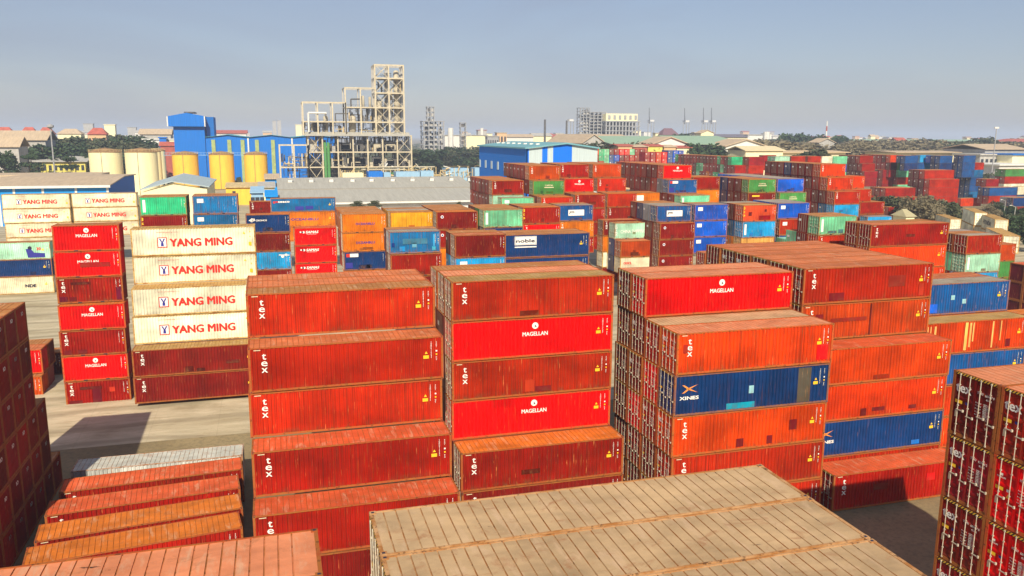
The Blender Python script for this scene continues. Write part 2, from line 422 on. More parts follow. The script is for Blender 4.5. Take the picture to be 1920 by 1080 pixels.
        g.rect(L*.10, L*.24, h*.62, h*.84, 0)
    elif code == 'ylet':
        g.text('3co', .22, h*.74, .42, 1, .06, vertical=True, lead=1.3)
    elif code == 'yband':
        g.rect(.15*L, .42*L, h*.72, h*.84, 1)
    elif code == 'ybox':
        g.rect(.08*L, .32*L, h*.42, h*.82, 0)
    elif code == 'pil':
        g.text('PIL', .30*L, h*.38, .8, 0, .05, width=L*.3)
    elif code == 'nde':
        g.text('NDE', L*.65, h*.38, .5, 4, .06, width=1.6)
    elif code == 'teal':
        g.b.poly([(L*.72, .006, h*.1), (L*.93, .006, h*.1), (L*.93, .006, h*.34), (L*.80, .006, h*.38), (L*.76, .006, h*.62), (L*.70, .006, h*.60)], 3)
        g.disc(L*.75, h*.66, .3, 4, 12); g.text('30', L*.83, h*.52, .5, 2, .03)
    elif code == 'fork':
        g.disc(L*.80, h*.72, .22, 0, 10); g.disc(L*.88, h*.80, .18, 0, 10); g.put([(L*.72, h*.78), (L*.95, h*.76), (L*.95, h*.80), (L*.72, h*.83)], 0)
    if code not in ('yangming',): idcol(g, L, h, seed % 3, code in ('tex', 'magellan', 'plain', 'xines') or big)
    me = g.mesh('lettering'); LOGOS[k] = me
    return me

# ------------------------------------------------------------------ container parts (local: x 0..L along the side, y 0..W back, z 0..h)
W = 2.438
_parts = {}
def corrugate(b, axis, s0, s1, z0, z1, fix, inward, m=0, pitch=.278):
    n = max(1, round((s1-s0)/pitch)); p = (s1-s0)/n
    prof = []
    for i in range(n):
        a = s0+i*p
        prof += [(a, 0), (a+.36*p, 0), (a+.50*p, .066), (a+.86*p, .066)]
    prof.append((s1, 0))
    for (a, da), (c, dc) in zip(prof[:-1], prof[1:]):
        qa, qc = fix+inward*da, fix+inward*dc
        if axis == 'x': pts = [(a, qa, z0), (c, qc, z0), (c, qc, z1), (a, qa, z1)]
        else: pts = [(qa, a, z0), (qc, c, z0), (qc, c, z1), (qa, a, z1)]
        b.poly(pts, m)
def parts(L, h):
    k = (L, h)
    if k in _parts: return _parts[k]
    b = MB()
    corrugate(b, 'x', .13, L-.13, .15, h-.08, .012, 1); corrugate(b, 'x', .13, L-.13, .15, h-.08, W-.012, -1)
    corrugate(b, 'y', .13, W-.13, .15, h-.10, L-.02, -1, pitch=.25)
    b.poly([(.09, W-.13, .15), (.09, .13, .15), (.09, .13, h-.1), (.09, W-.13, h-.1)])
    b.poly([(.1, .05, .12), (L-.05, .05, .12), (L-.05, W-.05, .12), (.1, W-.05, .12)])
    body = b.mesh('side_wall', [M_SIDE])
    b = MB(); pitch = .335; n = round((L-.7)/pitch); p = (L-.7)/n; zt = h-.030
    x = .35; prof = [(.05, zt)]
    for i in range(n):
        a = x+i*p; prof += [(a, zt), (a+.006, zt-.032), (a+.030, zt-.032), (a+.040, zt)]
    prof.append((L-.05, zt))
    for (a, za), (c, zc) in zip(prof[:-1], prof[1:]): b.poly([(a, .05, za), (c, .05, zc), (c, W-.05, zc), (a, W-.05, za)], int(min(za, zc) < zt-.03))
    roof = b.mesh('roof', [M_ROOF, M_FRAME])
    b = MB()
    for xx in (0, L-.14):
        for yy in (0, W-.14): b.box(xx, xx+.14, yy, yy+.14, .118, h-.118)
    for yy in (0., W-.06):
        b.box(.17, L-.17, yy+.001, yy+.059, .03, .16); b.box(.17, L-.17, yy+.001, yy+.059, h-.09, h-.012)
    for xx in (0.001, L-.101):
        b.box(xx, xx+.1, .17, W-.17, .02, .17); b.box(xx, xx+.1, .17, W-.17, h-.13, h-.010)
    if L < 8:                                            # fork pockets
        for xx in (L/2-1.2, L/2+.85):
            b.box(xx, xx+.36, -.002, .01, .02, .12, 1)
    for p_ in range(len(b.m)): b.m[p_] = b.m[p_]
    for xx in (-.003, L-.175):
        for yy in (-.003, W-.159):
            for zz in (0, h-.118):
                b.box(xx, xx+.178, yy, yy+.162, zz, zz+.118)
                ox = xx+.05; b.box(ox, ox+.08, yy-.0015 if yy < 1 else yy+.1635, yy+.0 if yy < 1 else yy+.162, zz+.035, zz+.085, 1)
            b.box(xx+.05, xx+.13, yy+.04, yy+.12, h-.0005, h+.001, 1)
    fr = b.mesh('frame', [M_FRAME, DARK]); cast = None
    # one door leaf, hinge side at y0; local x<0 is outside
    leaves = []
    for (ya, yb) in ((.15, W/2-.006), (W/2+.006, W-.15)):
        b = MB(); zz = [.18]; hh = h-.16
        npan = 5; ph = (hh-.18)/npan
        prof = [(.18, .02)]
        for i in range(npan):
            a = .18+i*ph; prof += [(a+.10*ph, .02), (a+.22*ph, .055), (a+.78*ph, .055), (a+.90*ph, .02)]
        prof.append((hh, .02))
        for (z0, d0), (z1, d1) in zip(prof[:-1], prof[1:]):
            b.poly([(d0, ya+.07, z0), (d0, ya+.07, z1), (d1 if False else d1, ya+.07, z1), (d0, ya+.07, z0)][:3]) if False else None
            b.poly([(d0, yb-.07, z0), (d0, ya+.07, z0), (d1, ya+.07, z1), (d1, yb-.07, z1)])
        b.box(.012, .06, ya, ya+.07, .18, hh); b.box(.012, .06, yb-.07, yb, .18, hh)
        leaf = b.mesh('door', [M_SIDE])
        rods = []
        for yy in (ya+.27, yb-.27):
            r = MB(); r.beam((-.018, yy, .06), (-.018, yy, h-.05), .018, 6)
            for z in (.10, .55, 1.4, h-.55, h-.10): r.box(-.035, .012, yy-.035, yy+.035, z-.025, z+.025)
            z = 1.05 if yy < (ya+yb)/2 else 1.22
            r.box(-.052, -.03, yy-.30, yy+.05, z-.02, z+.02); r.box(-.06, .01, yy-.32, yy-.26, z-.05, z+.05)
            rods.append(r.mesh('lock_rod', [M_ROD]))
        leaves.append((leaf, rods))
    # simple far door: one leaf mesh with its rods
    far = []
    for leaf, rods in leaves:
        b = MB()
        for me, mi in [(leaf, 0)]+[(q, 1) for q in rods]:
            n = len(b.v); b.v += [tuple(v.co) for v in me.vertices]
            for p_ in me.polygons: b.f.append(tuple(n+i for i in p_.vertices)); b.m.append(mi)
        far.append(b.mesh('door', [M_SIDE, M_ROD]))
    b = MB(); b.box(-.008, -.002, .17, W-.17, h-.125, h-.02)
    hz = b.mesh('header_stripe', [HAZARD])
    _parts[k] = dict(body=body, roof=roof, frame=fr, cast=cast, leaves=leaves, far=far, hz=hz)
    return _parts[k]
_dm = {}
def door_marks(code, h, v):
    """lettering of the two door leaves, on the x=0 end (seen from -x, left is +y)"""
    k = (code, h, v)
    if k in _dm: return _dm[k]
    out = []
    for leaf in (1, 0):
        g = Logo(2); g.end = True; g.pt = lambda u, vv: (.004, W-u, vv)
        rnd = random.Random(v*3+leaf)
        if leaf == 1:                                    # left leaf in the picture (+y side)
            if code == 'tex': g.text('tex', .22, h*.70, .42, 0, .028, width=.80)
            elif code == 'magellan': g.text('MAGELLAN', .26, h*.70, .07, 0, .02, width=.42); g.rect(.42, .54, h*.735, h*.77, 0)
            g.rect(.24, .62, h*.52, h*.57, 1)
            if v % 2: g.put([(.78, h*.44), (.98, h*.44), (.88, h*.51)], 1)
            g.rect(.78, .90, h*.53, h*.57, 0 if v % 2 else 3)
            g.rect(.28, .44, h*.30, h*.40, 6)
        else:
            num = ''.join(rnd.choice('0123456789') for _ in range(6))
            g.text(('TGHU' if code == 'tex' else 'MAGU'), 1.34, h*.765, .10, 0, .02, width=.30); g.text(num+' '+str(v), 1.74, h*.755, .10, 0, .02, width=.46)
            g.text('45G1', 1.80, h*.70, .09, 0, .02, width=.28)
            for i in range(5):
                g.text(('MAX GR', 'TARE', 'NET', 'CU CAP', 'PAYLD')[i], 1.30, h*(.62-.045*i), .055, 0, .01, width=.30)
                g.text(str(rnd.randint(10000, 99999))+' KG', 1.70, h*(.625-.05*i), .06, 0, .01, width=.32)
                g.text(str(rnd.randint(10000, 99999))+' LB', 1.70, h*(.60-.05*i), .06, 0, .01, width=.32)
            g.put([(1.86, h*.30), (1.98, h*.30), (1.92, h*.26)], 6)
            g.rect(1.82, 1.97, h*.33, h*.35, 1) if v % 2 else None
        out.append(g.mesh('lettering'))
    _dm[k] = out
    return out
_em = {}
def end_mark(h):
    if h not in _em:
        g = Logo(2); g.end = True; g.pt = lambda u, vv: (12.19, u, vv)
        g.text('IO', 1.30, h*.70, .26, 0, .05, width=.42)
        _em[h] = g.mesh('lettering')
    return _em[h]
_pm = {}
def patch_mesh(wd, ht):
    k = (wd, ht)
    if k not in _pm:
        b = MB(); b.box(0, wd, .002, .010, 0, ht); _pm[k] = b.mesh('repair_patch', [M_SIDE])
    return _pm[k]

# ------------------------------------------------------------------ paints
P = dict(
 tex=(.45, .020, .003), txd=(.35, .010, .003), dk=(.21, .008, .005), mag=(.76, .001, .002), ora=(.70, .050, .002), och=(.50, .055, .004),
 oce=(.80, .20, .006), yel=(.86, .40, .015), nav=(.004, .042, .16), blu=(.003, .092, .30), bbl=(.0, .11, .60), mid=(.003, .16, .38),
 cya=(.008, .38, .75), mnt=(.20, .66, .36), pal=(.42, .74, .52), grn=(.07, .30, .07), egr=(.03, .50, .22), whi=(.90, .85, .62), crm=(.88, .78, .54),
 mar=(.33, .008, .012), pur=(.12, .008, .016), tan=(.62, .42, .22), gry=(.30, .32, .34), sil=(.55, .55, .50), yor=(.82, .42, .10), hap=(.70, .075, .020))  # pur on the far red piles holds the shade of their end faces
NAME = dict(tex='orange-red', txd='red', dk='dark red', mag='bright red', ora='bright orange-red', och='rusty orange', oce='orange', yel='yellow', nav='navy blue', blu='blue',
 bbl='bright blue', mid='steel blue', cya='sky blue', mnt='mint green', pal='pale mint', grn='green', egr='emerald green', whi='white', crm='cream', mar='maroon', pur='dark purple',
 tan='tan', gry='grey', sil='silver', yor='pale orange', hap='tomato red')
ROOF = dict(p=(.53, .155, .055), o=(.60, .16, .02), t=(.42, .25, .08), b=(.42, .17, .05), g=(.33, .28, .21), r=(.62, .10, .03), k=(.64, .22, .10), s=(.47, .31, .165), w=(.50, .49, .42), m=(.25, .55, .45), c=(.05, .4, .6))
RDEF = dict(tex='p', txd='b', dk='b', mag='p', ora='p', och='b', oce='b', yel='b', nav='b', blu='b', bbl='g', mid='b', cya='c', mnt='b', pal='m', grn='b', egr='b', whi='t', crm='t', mar='b', pur='b', tan='t', gry='g', sil='w', yor='b', hap='b')
LNAME = dict(tex='tex', magellan='MAGELLAN', yangming='YANG MING', xines='XINES', samas='SAMAS', oceanblu='OCEANBLU', seaco='seaco', cronos='CRONOS', noble='noble', capital='CAPITAL',
 china='CHINA SHIPPING', oocl='OOCL', hyundai='HYUNDAI', hyundaidark='HYUNDAI')
SPEC = []
HC, STD, L40, L20 = 2.9, 2.62, 12.192, 6.058
ORD = ['top', 'second', 'third', 'fourth', 'fifth', 'sixth', 'seventh', 'eighth']
ROW = ['front', 'second', 'third', 'fourth', 'fifth', 'sixth', 'seventh', 'eighth', 'ninth', 'tenth', 'eleventh', 'twelfth', 'thirteenth', 'fourteenth', 'fifteenth', 'sixteenth', 'seventeenth', 'eighteenth']
def one(x, y, zt, L, h, code, where, tier, row, top, group, rz=0., near=False, side='L', ntier=1, nrow=1):
    c = code.split(':'); paint = c[0]; logo = c[1] if len(c) > 1 and c[1] else 'plain'; roof = c[2] if len(c) > 2 else RDEF[paint]
    SPEC.append(dict(x=x, y=y, z=zt-h, L=L, h=h, paint=paint, logo=logo, roof=roof, where=where, tier=tier, row=row, top=top, group=group, rz=rz, near=near, side=side, ntier=ntier, nrow=nrow))
def pile(where, x, y, zt, L, tiers, group, rz=0., near=False, side='L', drow=2.50, dx=0., tier0=0, right=False):
    """tiers from the top down: (rows_forward, height, [paint:logo:roof of each row, front to back]); the first tier's front row stands at y"""
    if right: x = x-L
    yy = y; n = len(tiers)
    mr = max(len(t_[2]) for t_ in tiers)
    prevfront = None
    for i, (fwd, h, rows) in enumerate(tiers):
        yy -= fwd*drow
        jit = random.uniform(-.09, .09) if i else 0
        for j, code in enumerate(rows):
            if code in ('', None): continue
            top = (i == 0) or (j < fwd)
            one(x+dx*i+jit+(random.uniform(-.06, .06) if j else 0), yy+j*drow, zt, L, h-.02, code, where, i+tier0, j, top, group, rz, near, side, n, mr)
        zt -= h
def rr(s, n):                                    # n random rows from a set of codes
    return [random.choice(s.split()) for _ in range(n)]

GN = 'forty foot containers in the near stacks'
GM_ = 'twenty foot containers in the middle stacks'
GF = 'containers in the far stacks'
RED = 'txd:tex txd:magellan mar:tex tex:tex dk:tex'
# near row of tall stacks
pile('stack with only tex sides', -1.95, 53.75, 17.46, L40, [
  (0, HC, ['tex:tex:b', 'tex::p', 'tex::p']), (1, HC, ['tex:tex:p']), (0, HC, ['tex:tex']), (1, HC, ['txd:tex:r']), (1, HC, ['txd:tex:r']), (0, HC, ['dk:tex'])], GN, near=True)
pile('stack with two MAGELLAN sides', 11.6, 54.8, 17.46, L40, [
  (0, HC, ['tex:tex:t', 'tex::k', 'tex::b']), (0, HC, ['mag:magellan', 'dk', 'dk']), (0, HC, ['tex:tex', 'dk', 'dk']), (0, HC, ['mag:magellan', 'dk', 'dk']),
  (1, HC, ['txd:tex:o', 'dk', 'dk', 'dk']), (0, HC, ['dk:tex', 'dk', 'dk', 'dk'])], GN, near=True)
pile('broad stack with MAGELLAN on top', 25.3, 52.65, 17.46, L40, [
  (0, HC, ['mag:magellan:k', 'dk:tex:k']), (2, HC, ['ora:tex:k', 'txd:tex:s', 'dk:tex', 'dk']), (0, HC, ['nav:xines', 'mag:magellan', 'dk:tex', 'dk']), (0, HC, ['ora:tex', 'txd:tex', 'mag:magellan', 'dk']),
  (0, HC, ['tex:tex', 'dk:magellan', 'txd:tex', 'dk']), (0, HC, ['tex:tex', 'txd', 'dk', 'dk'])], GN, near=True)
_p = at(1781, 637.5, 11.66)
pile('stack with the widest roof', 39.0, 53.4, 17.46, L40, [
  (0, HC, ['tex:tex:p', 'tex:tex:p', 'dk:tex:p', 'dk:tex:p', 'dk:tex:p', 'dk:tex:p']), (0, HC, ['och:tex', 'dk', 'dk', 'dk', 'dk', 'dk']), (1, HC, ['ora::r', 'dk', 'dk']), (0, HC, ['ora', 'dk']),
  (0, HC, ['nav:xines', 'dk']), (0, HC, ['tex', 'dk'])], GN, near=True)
pile('stack with striped orange side', 52.7, 58.5, 14.55, L40, [
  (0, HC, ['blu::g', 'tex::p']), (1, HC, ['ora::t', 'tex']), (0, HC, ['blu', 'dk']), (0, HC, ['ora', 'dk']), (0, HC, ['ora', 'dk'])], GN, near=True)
pile('lone container on the ground at right', 38.75, 47.9, 2.9, L40, [(0, HC, ['txd:tex:r'])], GN, near=True)
pile('white reefer stack on the left', -14.15, 91.0, 17.9, L40, [
  (0, HC, ['whi:yangming:t']), (0, HC, ['whi:yangming']), (1, HC, ['whi:yangming:t']), (0, HC, ['whi:yangming']), (1, 2.75, ['dk:tex:t']), (0, 2.75, ['dk:tex'])], GN, near=True, side='R')
pile('narrow red tower on the left', -21.0, 89.6, 18.55, L20, [
  (0, STD, ['mag:magellan:b']), (0, STD, ['mag:magellan']), (0, STD, ['txd:tex']), (.35, STD, ['mag:magellan:o']), (0, STD, ['txd:tex']), (0, STD, ['mag:magellan']), (0, STD, ['txd:tex'])], 'twenty foot containers in the narrow tower', near=True, side='R')
# dark stack at the left edge, seen by its end panels
for r in range(0, 15):
    y = 64.3-2.438-r*2.5
    for k in range(6, 0, -1):
        x, zt = -17.2, k*STD
        q = proj((x, y+1.2, zt-1.3))
        if q[0] < -60 or q[1] > 1200: continue
        one(x-L20, y, zt, L20, STD-.02, random.choice(['dk', 'mar', 'mar', 'txd', 'txd'])+':io:b', 'dark stack at the left edge', 6-k, r, k == 6, 'containers in the dark stack at the left edge', side='RL', near=True)
for (y, ks) in ((66.8-2.438, 3), (69.3-2.438, 1)):
    for k in range(ks, 0, -1):
        one(-17.2-L20, y, k*STD, L20, STD-.02, 'dk:io:b', 'low rear step of the dark left stack', ks-k, int(y > 65), k == ks, 'containers in the dark stack at the left edge', side='RB', near=True)
p = at(77, 655, 5.24)
pile('small red stack behind the dark left stack', p.x-L20, p.y, 5.24, L20, [(0, STD, ['mag', 'dk']), (.4, STD, ['och', 'dk'])], 'small red stack at left', side='R', near=True)
p = at(97, 668, 3.0)
pile('dark pair beyond the small red stack', p.x-L20+1, p.y, 3.4, L20, [(0, STD, ['pur::b'])], 'small red stack at left', side='R', near=True)
# low row of five, lower left
for i, (yb, zt, code, rz, x0, wh) in enumerate([(64.3, 2.75, 'sil:plain:w', -.2, -15.4, 'farthest of the low row at lower left'), (60.0, 2.95, 'txd:tex:r', 4.2, -15.25, 'second farthest of the low row at lower left'),
    (56.4, 2.9, 'txd:tex:r', 5.6, -15.3, 'middle of the low row at lower left'), (52.7, 2.92, 'txd:tex:o', 6.8, -15.0, 'second nearest of the low row at lower left'), (49.6, 2.92, 'txd:plain:o', 7.6, -14.9, 'nearest of the low row at lower left')]):
    one(x0, yb, zt, L40, 2.62, code, wh, 0, 0, True, 'low row of containers at lower left', rz=R(rz), near=True, side='N')
# near stacks seen from above
for j, (y, c) in enumerate(((18.66, 'tan:tex:s'), (16.16, 'tan:tex:s'), (13.66, 'tan:tex:s'))):
    for k in range(3):
        one(2.12, y, 17.35-k*HC, L40, HC-.02, c if k == 0 else 'dk:tex', 'dusty-roofed stack nearest the camera', k, 2-j if False else j, k == 0, 'containers right below the camera', near=True, side='F')
for j, y in enumerate((18.40, 15.9)):
    for k in range(2):
        one(-11.47, y, 17.2-k*HC, L40, HC-.02, 'txd:plain:k' if k == 0 else 'dk', 'pink-roofed stack at bottom left', k, j, k == 0, 'containers right below the camera', near=True, side='F')
# door stack lower right
for j in range(4):
    for k in range(6):
        c = [['dk:tex', 'mar:tex', 'dk:tex', 'mar:tex', 'dk:tex', 'dk:tex'], ['txd:tex', 'mag:magellan', 'mag:magellan', 'dk:tex', 'mag:magellan', 'dk:tex'], ['dk:tex']*6, ['dk:tex']*6][j][k]
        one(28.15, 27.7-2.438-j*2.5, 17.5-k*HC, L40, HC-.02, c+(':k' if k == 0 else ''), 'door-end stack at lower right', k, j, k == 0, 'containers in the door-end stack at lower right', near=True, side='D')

Z = lambda k: 1+2.62*k
# ---- middle zone
def PL(where, px, py, zt, L, tiers, **k):
    p = at(px, py, zt); pile(where, p.x, p.y, zt, L, tiers, k.pop('group', GM_), **k)
p = at(92.7, 453, 9.7)
pile('low stack at the left edge with navy middle', p.x-L40, p.y, 9.7, L40, [(0, HC, ['pal:teal:b']), (0, HC, ['nav']), (0, HC, ['crm:nde'])], GM_, side='R')
PL('leftmost reefer stack', 2, 365, 15.5, L40, [(0, HC, ['crm:yangming:g', '', '']), (0, HC, ['crm:yangming']), (0, HC, ['crm:yangming']), (0, HC, ['crm'])], side='R', group='white reefers at the back left')
PL('reefer stack left of the green container', 133, 363, 15.5, L40, [(0, HC, ['crm:yangming:g']), (0, HC, ['crm:yangming']), (0, HC, ['crm:yangming'])], side='R', group='white reefers at the back left')
PL('green topped pair behind the white reefers', 260.4, 369.5, 18.9, L20, [(0, STD, ['egr:whitebar:b', 'dk']), (0, STD, ['dk:ylet', 'dk']), (0, STD, ['dk'])], side='R')
PL('steel blue pair behind the white reefers', 360, 367.5, 18.9, L20, [(0, STD, ['mid:whitebox:b', 'dk']), (0, STD, ['mid:whitebox', 'dk']), (0, STD, ['mid'])], side='R')
PL('pile under the long seaco container', 507, 372.6, 15.4, L40, [(0, STD, ['mid:seaco:b']), (0, HC, ['oce:oceanblu']), (0, HC, ['oce'])])
PL('small red one left of the seaco container', 467, 378, 14.8, L20, [(0, STD, ['dk:tex'])])
PL('pile left of the SAMAS containers', 460, 403, 16.3, L20, [(0, STD, ['nav:cronos:o']), (.3, STD, ['dk::p']), (0, STD, ['cya:fork']), (0, STD, ['dk'])])
PL('SAMAS pile', 551, 428, 14.1, L20, [(0, STD, ['mag:samas:r']), (0, STD, ['mag:samas']), (0, STD, ['mag:samas'])])
PL('orange pile right of the SAMAS containers', 641, 402, Z(6), L20, [(0, STD, ['oce:oceanblu', 'oce', 'oce', 'oce', 'och']), (0, STD, ['oce:oceanblu', 'och', 'och']), (0, STD, ['nav:seacobox', 'och', 'och']), (0, STD, ['oce'])])
PL('yellow-fronted pile of the middle row', 731.7, 398.3, Z(6), L20, [(0, STD, ['yel:plain:b', 'yel::g', 'yel::b', 'oce::g']), (0, STD, ['oce'])])
PL('pile left of the pale mint front', 818, 397.5, Z(6), L20, [(0, STD, ['dk:star:o', 'dk', 'dk', 'dk', 'dk']), (0, STD, ['txd:star', 'dk']), (0, STD, ['oce'])])
PL('mint-fronted pile of the middle row', 906, 394, Z(6), L20, [(0, STD, ['mnt:whitebar:b', 'grn', 'dk', 'dk']), (0, STD, ['nav', 'dk']), (0, STD, ['blu'])])
PL('pile right of the mint front', 980, 389, Z(6), L20, [(0, STD, ['txd:ylet:o', 'dk', 'dk']), (0, STD, ['mag:tex', 'dk'])])
PL('pile under the white-panel blue front', 1046.7, 385, Z(6)-.3, L20, [(0, STD, ['blu:po:g', 'dk']), (.2, STD, ['oce:tex', 'dk']), (0, STD, ['txd'])])
PL('pile of the streaked steel blue container', 729, 435, Z(6)-.3, L20, [(0, STD, ['mid::g', 'dk']), (.2, STD, ['txd', 'dk']), (0, STD, ['dk', 'dk'])])
PL('pile left of the noble container', 852.5, 441.7, Z(6)-.5, L20, [(0, STD, ['dk:plain:p', 'dk']), (0, STD, ['cya:whitebox', 'cya']), (0, STD, ['dk'])])
p = at(1106, 436, 15.55)
pile('pile of the long navy noble container', p.x-L40, p.y, 15.55, L40, [(0, HC, ['nav:noble:b', 'dk']), (0, HC, ['nav']), (0, HC, ['nav'])], GM_)
# block G, stepped, behind
G1 = 'dk txd dk tex dk mar'
PL('leftmost pile beside the grey warehouse', 922.5, 339, Z(7), L20, [(0, STD, ['txd:tex:o']+rr(G1, 6)), (0, STD, ['pal']+rr(G1+' mnt', 6)), (.0, STD, ['dk']+rr(G1, 5))], group=GM_)
PL('mint end pile beside the grey warehouse', 940, 371, Z(6), L20, [(0, STD, ['mnt:whitebox:g']), (0, STD, ['dk'])])
PL('second pile from the grey warehouse', 991.7, 311, Z(8), L20, [(0, STD, ['och:tex:o']+rr(G1, 6)), (1, STD, ['grn:capital']+rr(G1, 6)), (2, STD, ['tex:tex:o', 'dk', 'dk']), (0, STD, ['dk', 'dk'])])
PL('third pile from the grey warehouse', 1050, 308.5, Z(8), L20, [(0, STD, ['txd:tex:b']+rr(G1, 4)), (1, STD, ['mag:magellan']+rr(G1, 2))])
PL('red pile behind the white-panel blue front', 1078.3, 365, Z(6), L20, [(0, STD, ['txd:tex:o', 'dk', 'dk']), (0, STD, ['txd']), (0, STD, ['txd']), (0, STD, ['txd'])])
PL('fourth pile from the grey warehouse', 1111.7, 308, Z(8), L20, [(0, STD, ['och:tex:o']+rr(G1, 5)), (1, STD, ['tex:tex']+rr(G1, 4))])
PL('red pile under the CAPITAL rows', 1139, 363, Z(6), L20, [(0, STD, ['tex::o', 'dk']), (0, STD, ['txd:tex']), (0, STD, ['txd'])])
PL('pile behind the CHINA SHIPPING container', 1131, 413, Z(5)-.2, L20, [(0, STD, ['dk:tex:p']), (0, STD, ['oce']), (0, STD, ['whi']), (0, STD, ['dk'])])
PL('CHINA SHIPPING pile', 1153, 418.5, Z(5)-.4, L20, [(0, STD, ['pal:china:b']), (1, STD, ['och::p', 'blu', 'yel']), (0, STD, ['crm:oocl', 'nav', 'whi', 'crm'])])
PL('long red-door pile with MAGELLAN top', 1244, 310, Z(8), L20, [(0, STD, ['mag:magellan:o']+rr(G1, 8)), (1, STD, ['blu:seacobox:o', 'gry']+rr(G1, 8)), (2, STD, ['mnt:whitebar']+rr(G1, 8)), (0, STD, rr(G1, 7))])
PL('orange front pile between door ends', 1190, 361.7, Z(6), L20, [(0, STD, ['oce:ybox:b', 'dk']), (0, STD, ['dk'])])
p = at(1350, 331.5, Z(7)); pile('red pile right of the seaco front', p.x-L20, p.y, Z(7), L20, [(0, STD, ['txd:plain:o', 'dk', 'dk']), (0, STD, ['oce']), (0, STD, ['dk'])], GM_)
PL('pile with white panel on dull blue', 1231.7, 386, Z(6), L20, [(0, STD, ['blu:po:g', 'gry', 'nav', 'dk']), (.5, STD, ['dk:star:o', 'dk', 'dk', 'dk', 'dk']), (0, STD, ['dk:star', 'dk', 'dk', 'dk']), (0, STD, ['dk:star', 'dk', 'dk'])])
PL('bright blue pile left', 1303, 384, Z(6), L20, [(0, STD, ['bbl:whitebox:g', 'dk']), (0, STD, ['bbl:whitebox', 'dk']), (0, STD, ['bbl:whitebox'])])
PL('small red one under the bright blue pile', 1322, 475, Z(5)-2.5, L20, [(0, STD, ['txd:tex:p']), (0, STD, ['dk'])])
PL('pile left of the right bright blue front', 1394, 385, Z(6), L20, [(0, STD, ['hap:ylet:t', 'dk', 'gry']), (0, STD, ['cya:whitebar', 'mid', 'oce']), (0, STD, ['yor', 'oce', 'oce']), (0, STD, ['dk'])])
PL('bright blue pile right', 1459, 381, Z(6), L20, [(0, STD, ['bbl:whitebox:g', 'bbl', 'bbl']), (.3, STD, ['tex:whitebox:p', 'dk', 'dk']), (0, STD, ['blu', 'nav'])])
PL('bright mint pile at right of centre', 1537, 406, Z(6), L20, [(0, STD, ['mnt:whitebar:b', 'dk']), (0, STD, ['tex:tex', 'dk', 'mnt']), (0, STD, ['dk', 'dk'])])
PL('flat mint roof before the bright mint pile', 1490, 452, 11.2, L20, [(0, STD, ['mnt::m', 'mnt::m'])])
PL('CAPITAL pile of the back middle', 1404, 336.5, Z(7), L20, [(0, STD, ['grn:capital:o', 'dk', 'dk', 'nav', 'nav']), (0, STD, ['dk:yband', 'dk', 'dk', 'nav', 'nav']), (0, STD, ['dk', 'dk'])])
PL('bright blue pile of the back middle', 1458, 335.3, Z(7), L20, [(0, STD, ['bbl::g']+['bbl::g']*8)])
PL('second CAPITAL pile of the back middle', 1462, 361.5, Z(6), L20, [(0, STD, ['grn:capital:g', 'dk', 'dk']), (0, STD, ['dk'])])
PL('long dark-door pile, back right', 1539, 307.8, Z(8), L20, [(0, STD, ['ora:tex:r']+['dk:tex', 'dk', 'dk:tex', 'nav', 'dk:tex', 'dk', 'dk']), (1, STD, ['ora:tex:o']+rr(G1, 8)), (1, STD, ['tex:tex']+rr(G1, 8)), (0, STD, ['cya', 'mid']+rr(G1, 8)), (0, STD, ['dk']+rr(G1, 4))])
p = at(1622, 330, Z(7)); pile('second bay of the dark-door pile', p.x-L20, p.y, Z(7), L20, [(0, STD, ['ora:tex:r', 'dk']), (1, STD, ['tex:tex', 'dk'])], GM_)
p = at(1659, 378, Z(5)); pile('tomato red one beyond the sky blue', p.x-L20, p.y, Z(5), L20, [(0, STD, ['txd', 'dk']), (0, STD, ['dk'])], GM_)
PL('red pile top right of the bright blue corner', 1582, 333, Z(7)-.3, L20, [(0, STD, ['bbl']), (0, STD, ['mnt'])]) if False else None
p = at(1673, 405, 11.4); pile('flat sky blue one before the dark-door pile', p.x-L20, p.y, 11.4, L20, [(0, STD, ['cya::g'])], GM_)
PL('two-tier pile right of the mint front', 1634, 421.7, 16.5, L40, [(0, HC, ['txd:tex:p', 'dk:tex']), (0, HC, ['ora:plain', 'dk']), (0, HC, ['ora', 'dk']), (0, HC, ['dk', 'dk'])], group=GN)
PL('pile above the dull blue container at right', 1814.4, 442, Z(5)+.1, L20, [(0, STD, ['tex::g', 'dk:tex', 'bbl']), (0, STD, ['pal:whitebar', 'mnt', 'bbl']), (0, STD, ['cya', 'dk', 'bbl'])])
p = at(1905, 457, 11.5); pile('orange and green pair at the right edge', p.x-L20+.1, p.y, 11.5, L20, [(0, STD, ['och::p']), (0, STD, ['grn']), (0, STD, ['grn'])], GM_)
p = at(1894, 492, 9.8)
for j in range(3):
    for k in range(3):
        one(p.x, p.y-2.44-j*2.5, 9.8-k*STD, L20, STD-.02, ['pur::r', 'pur', 'pur'][k], 'dark purple pile at the right edge', k, j, k == 0, 'dark purple pile at right', side='P')
PL('low brown one at the right edge', 1895, 590, 5.6, L20, [(0, STD, ['dk::o'])])

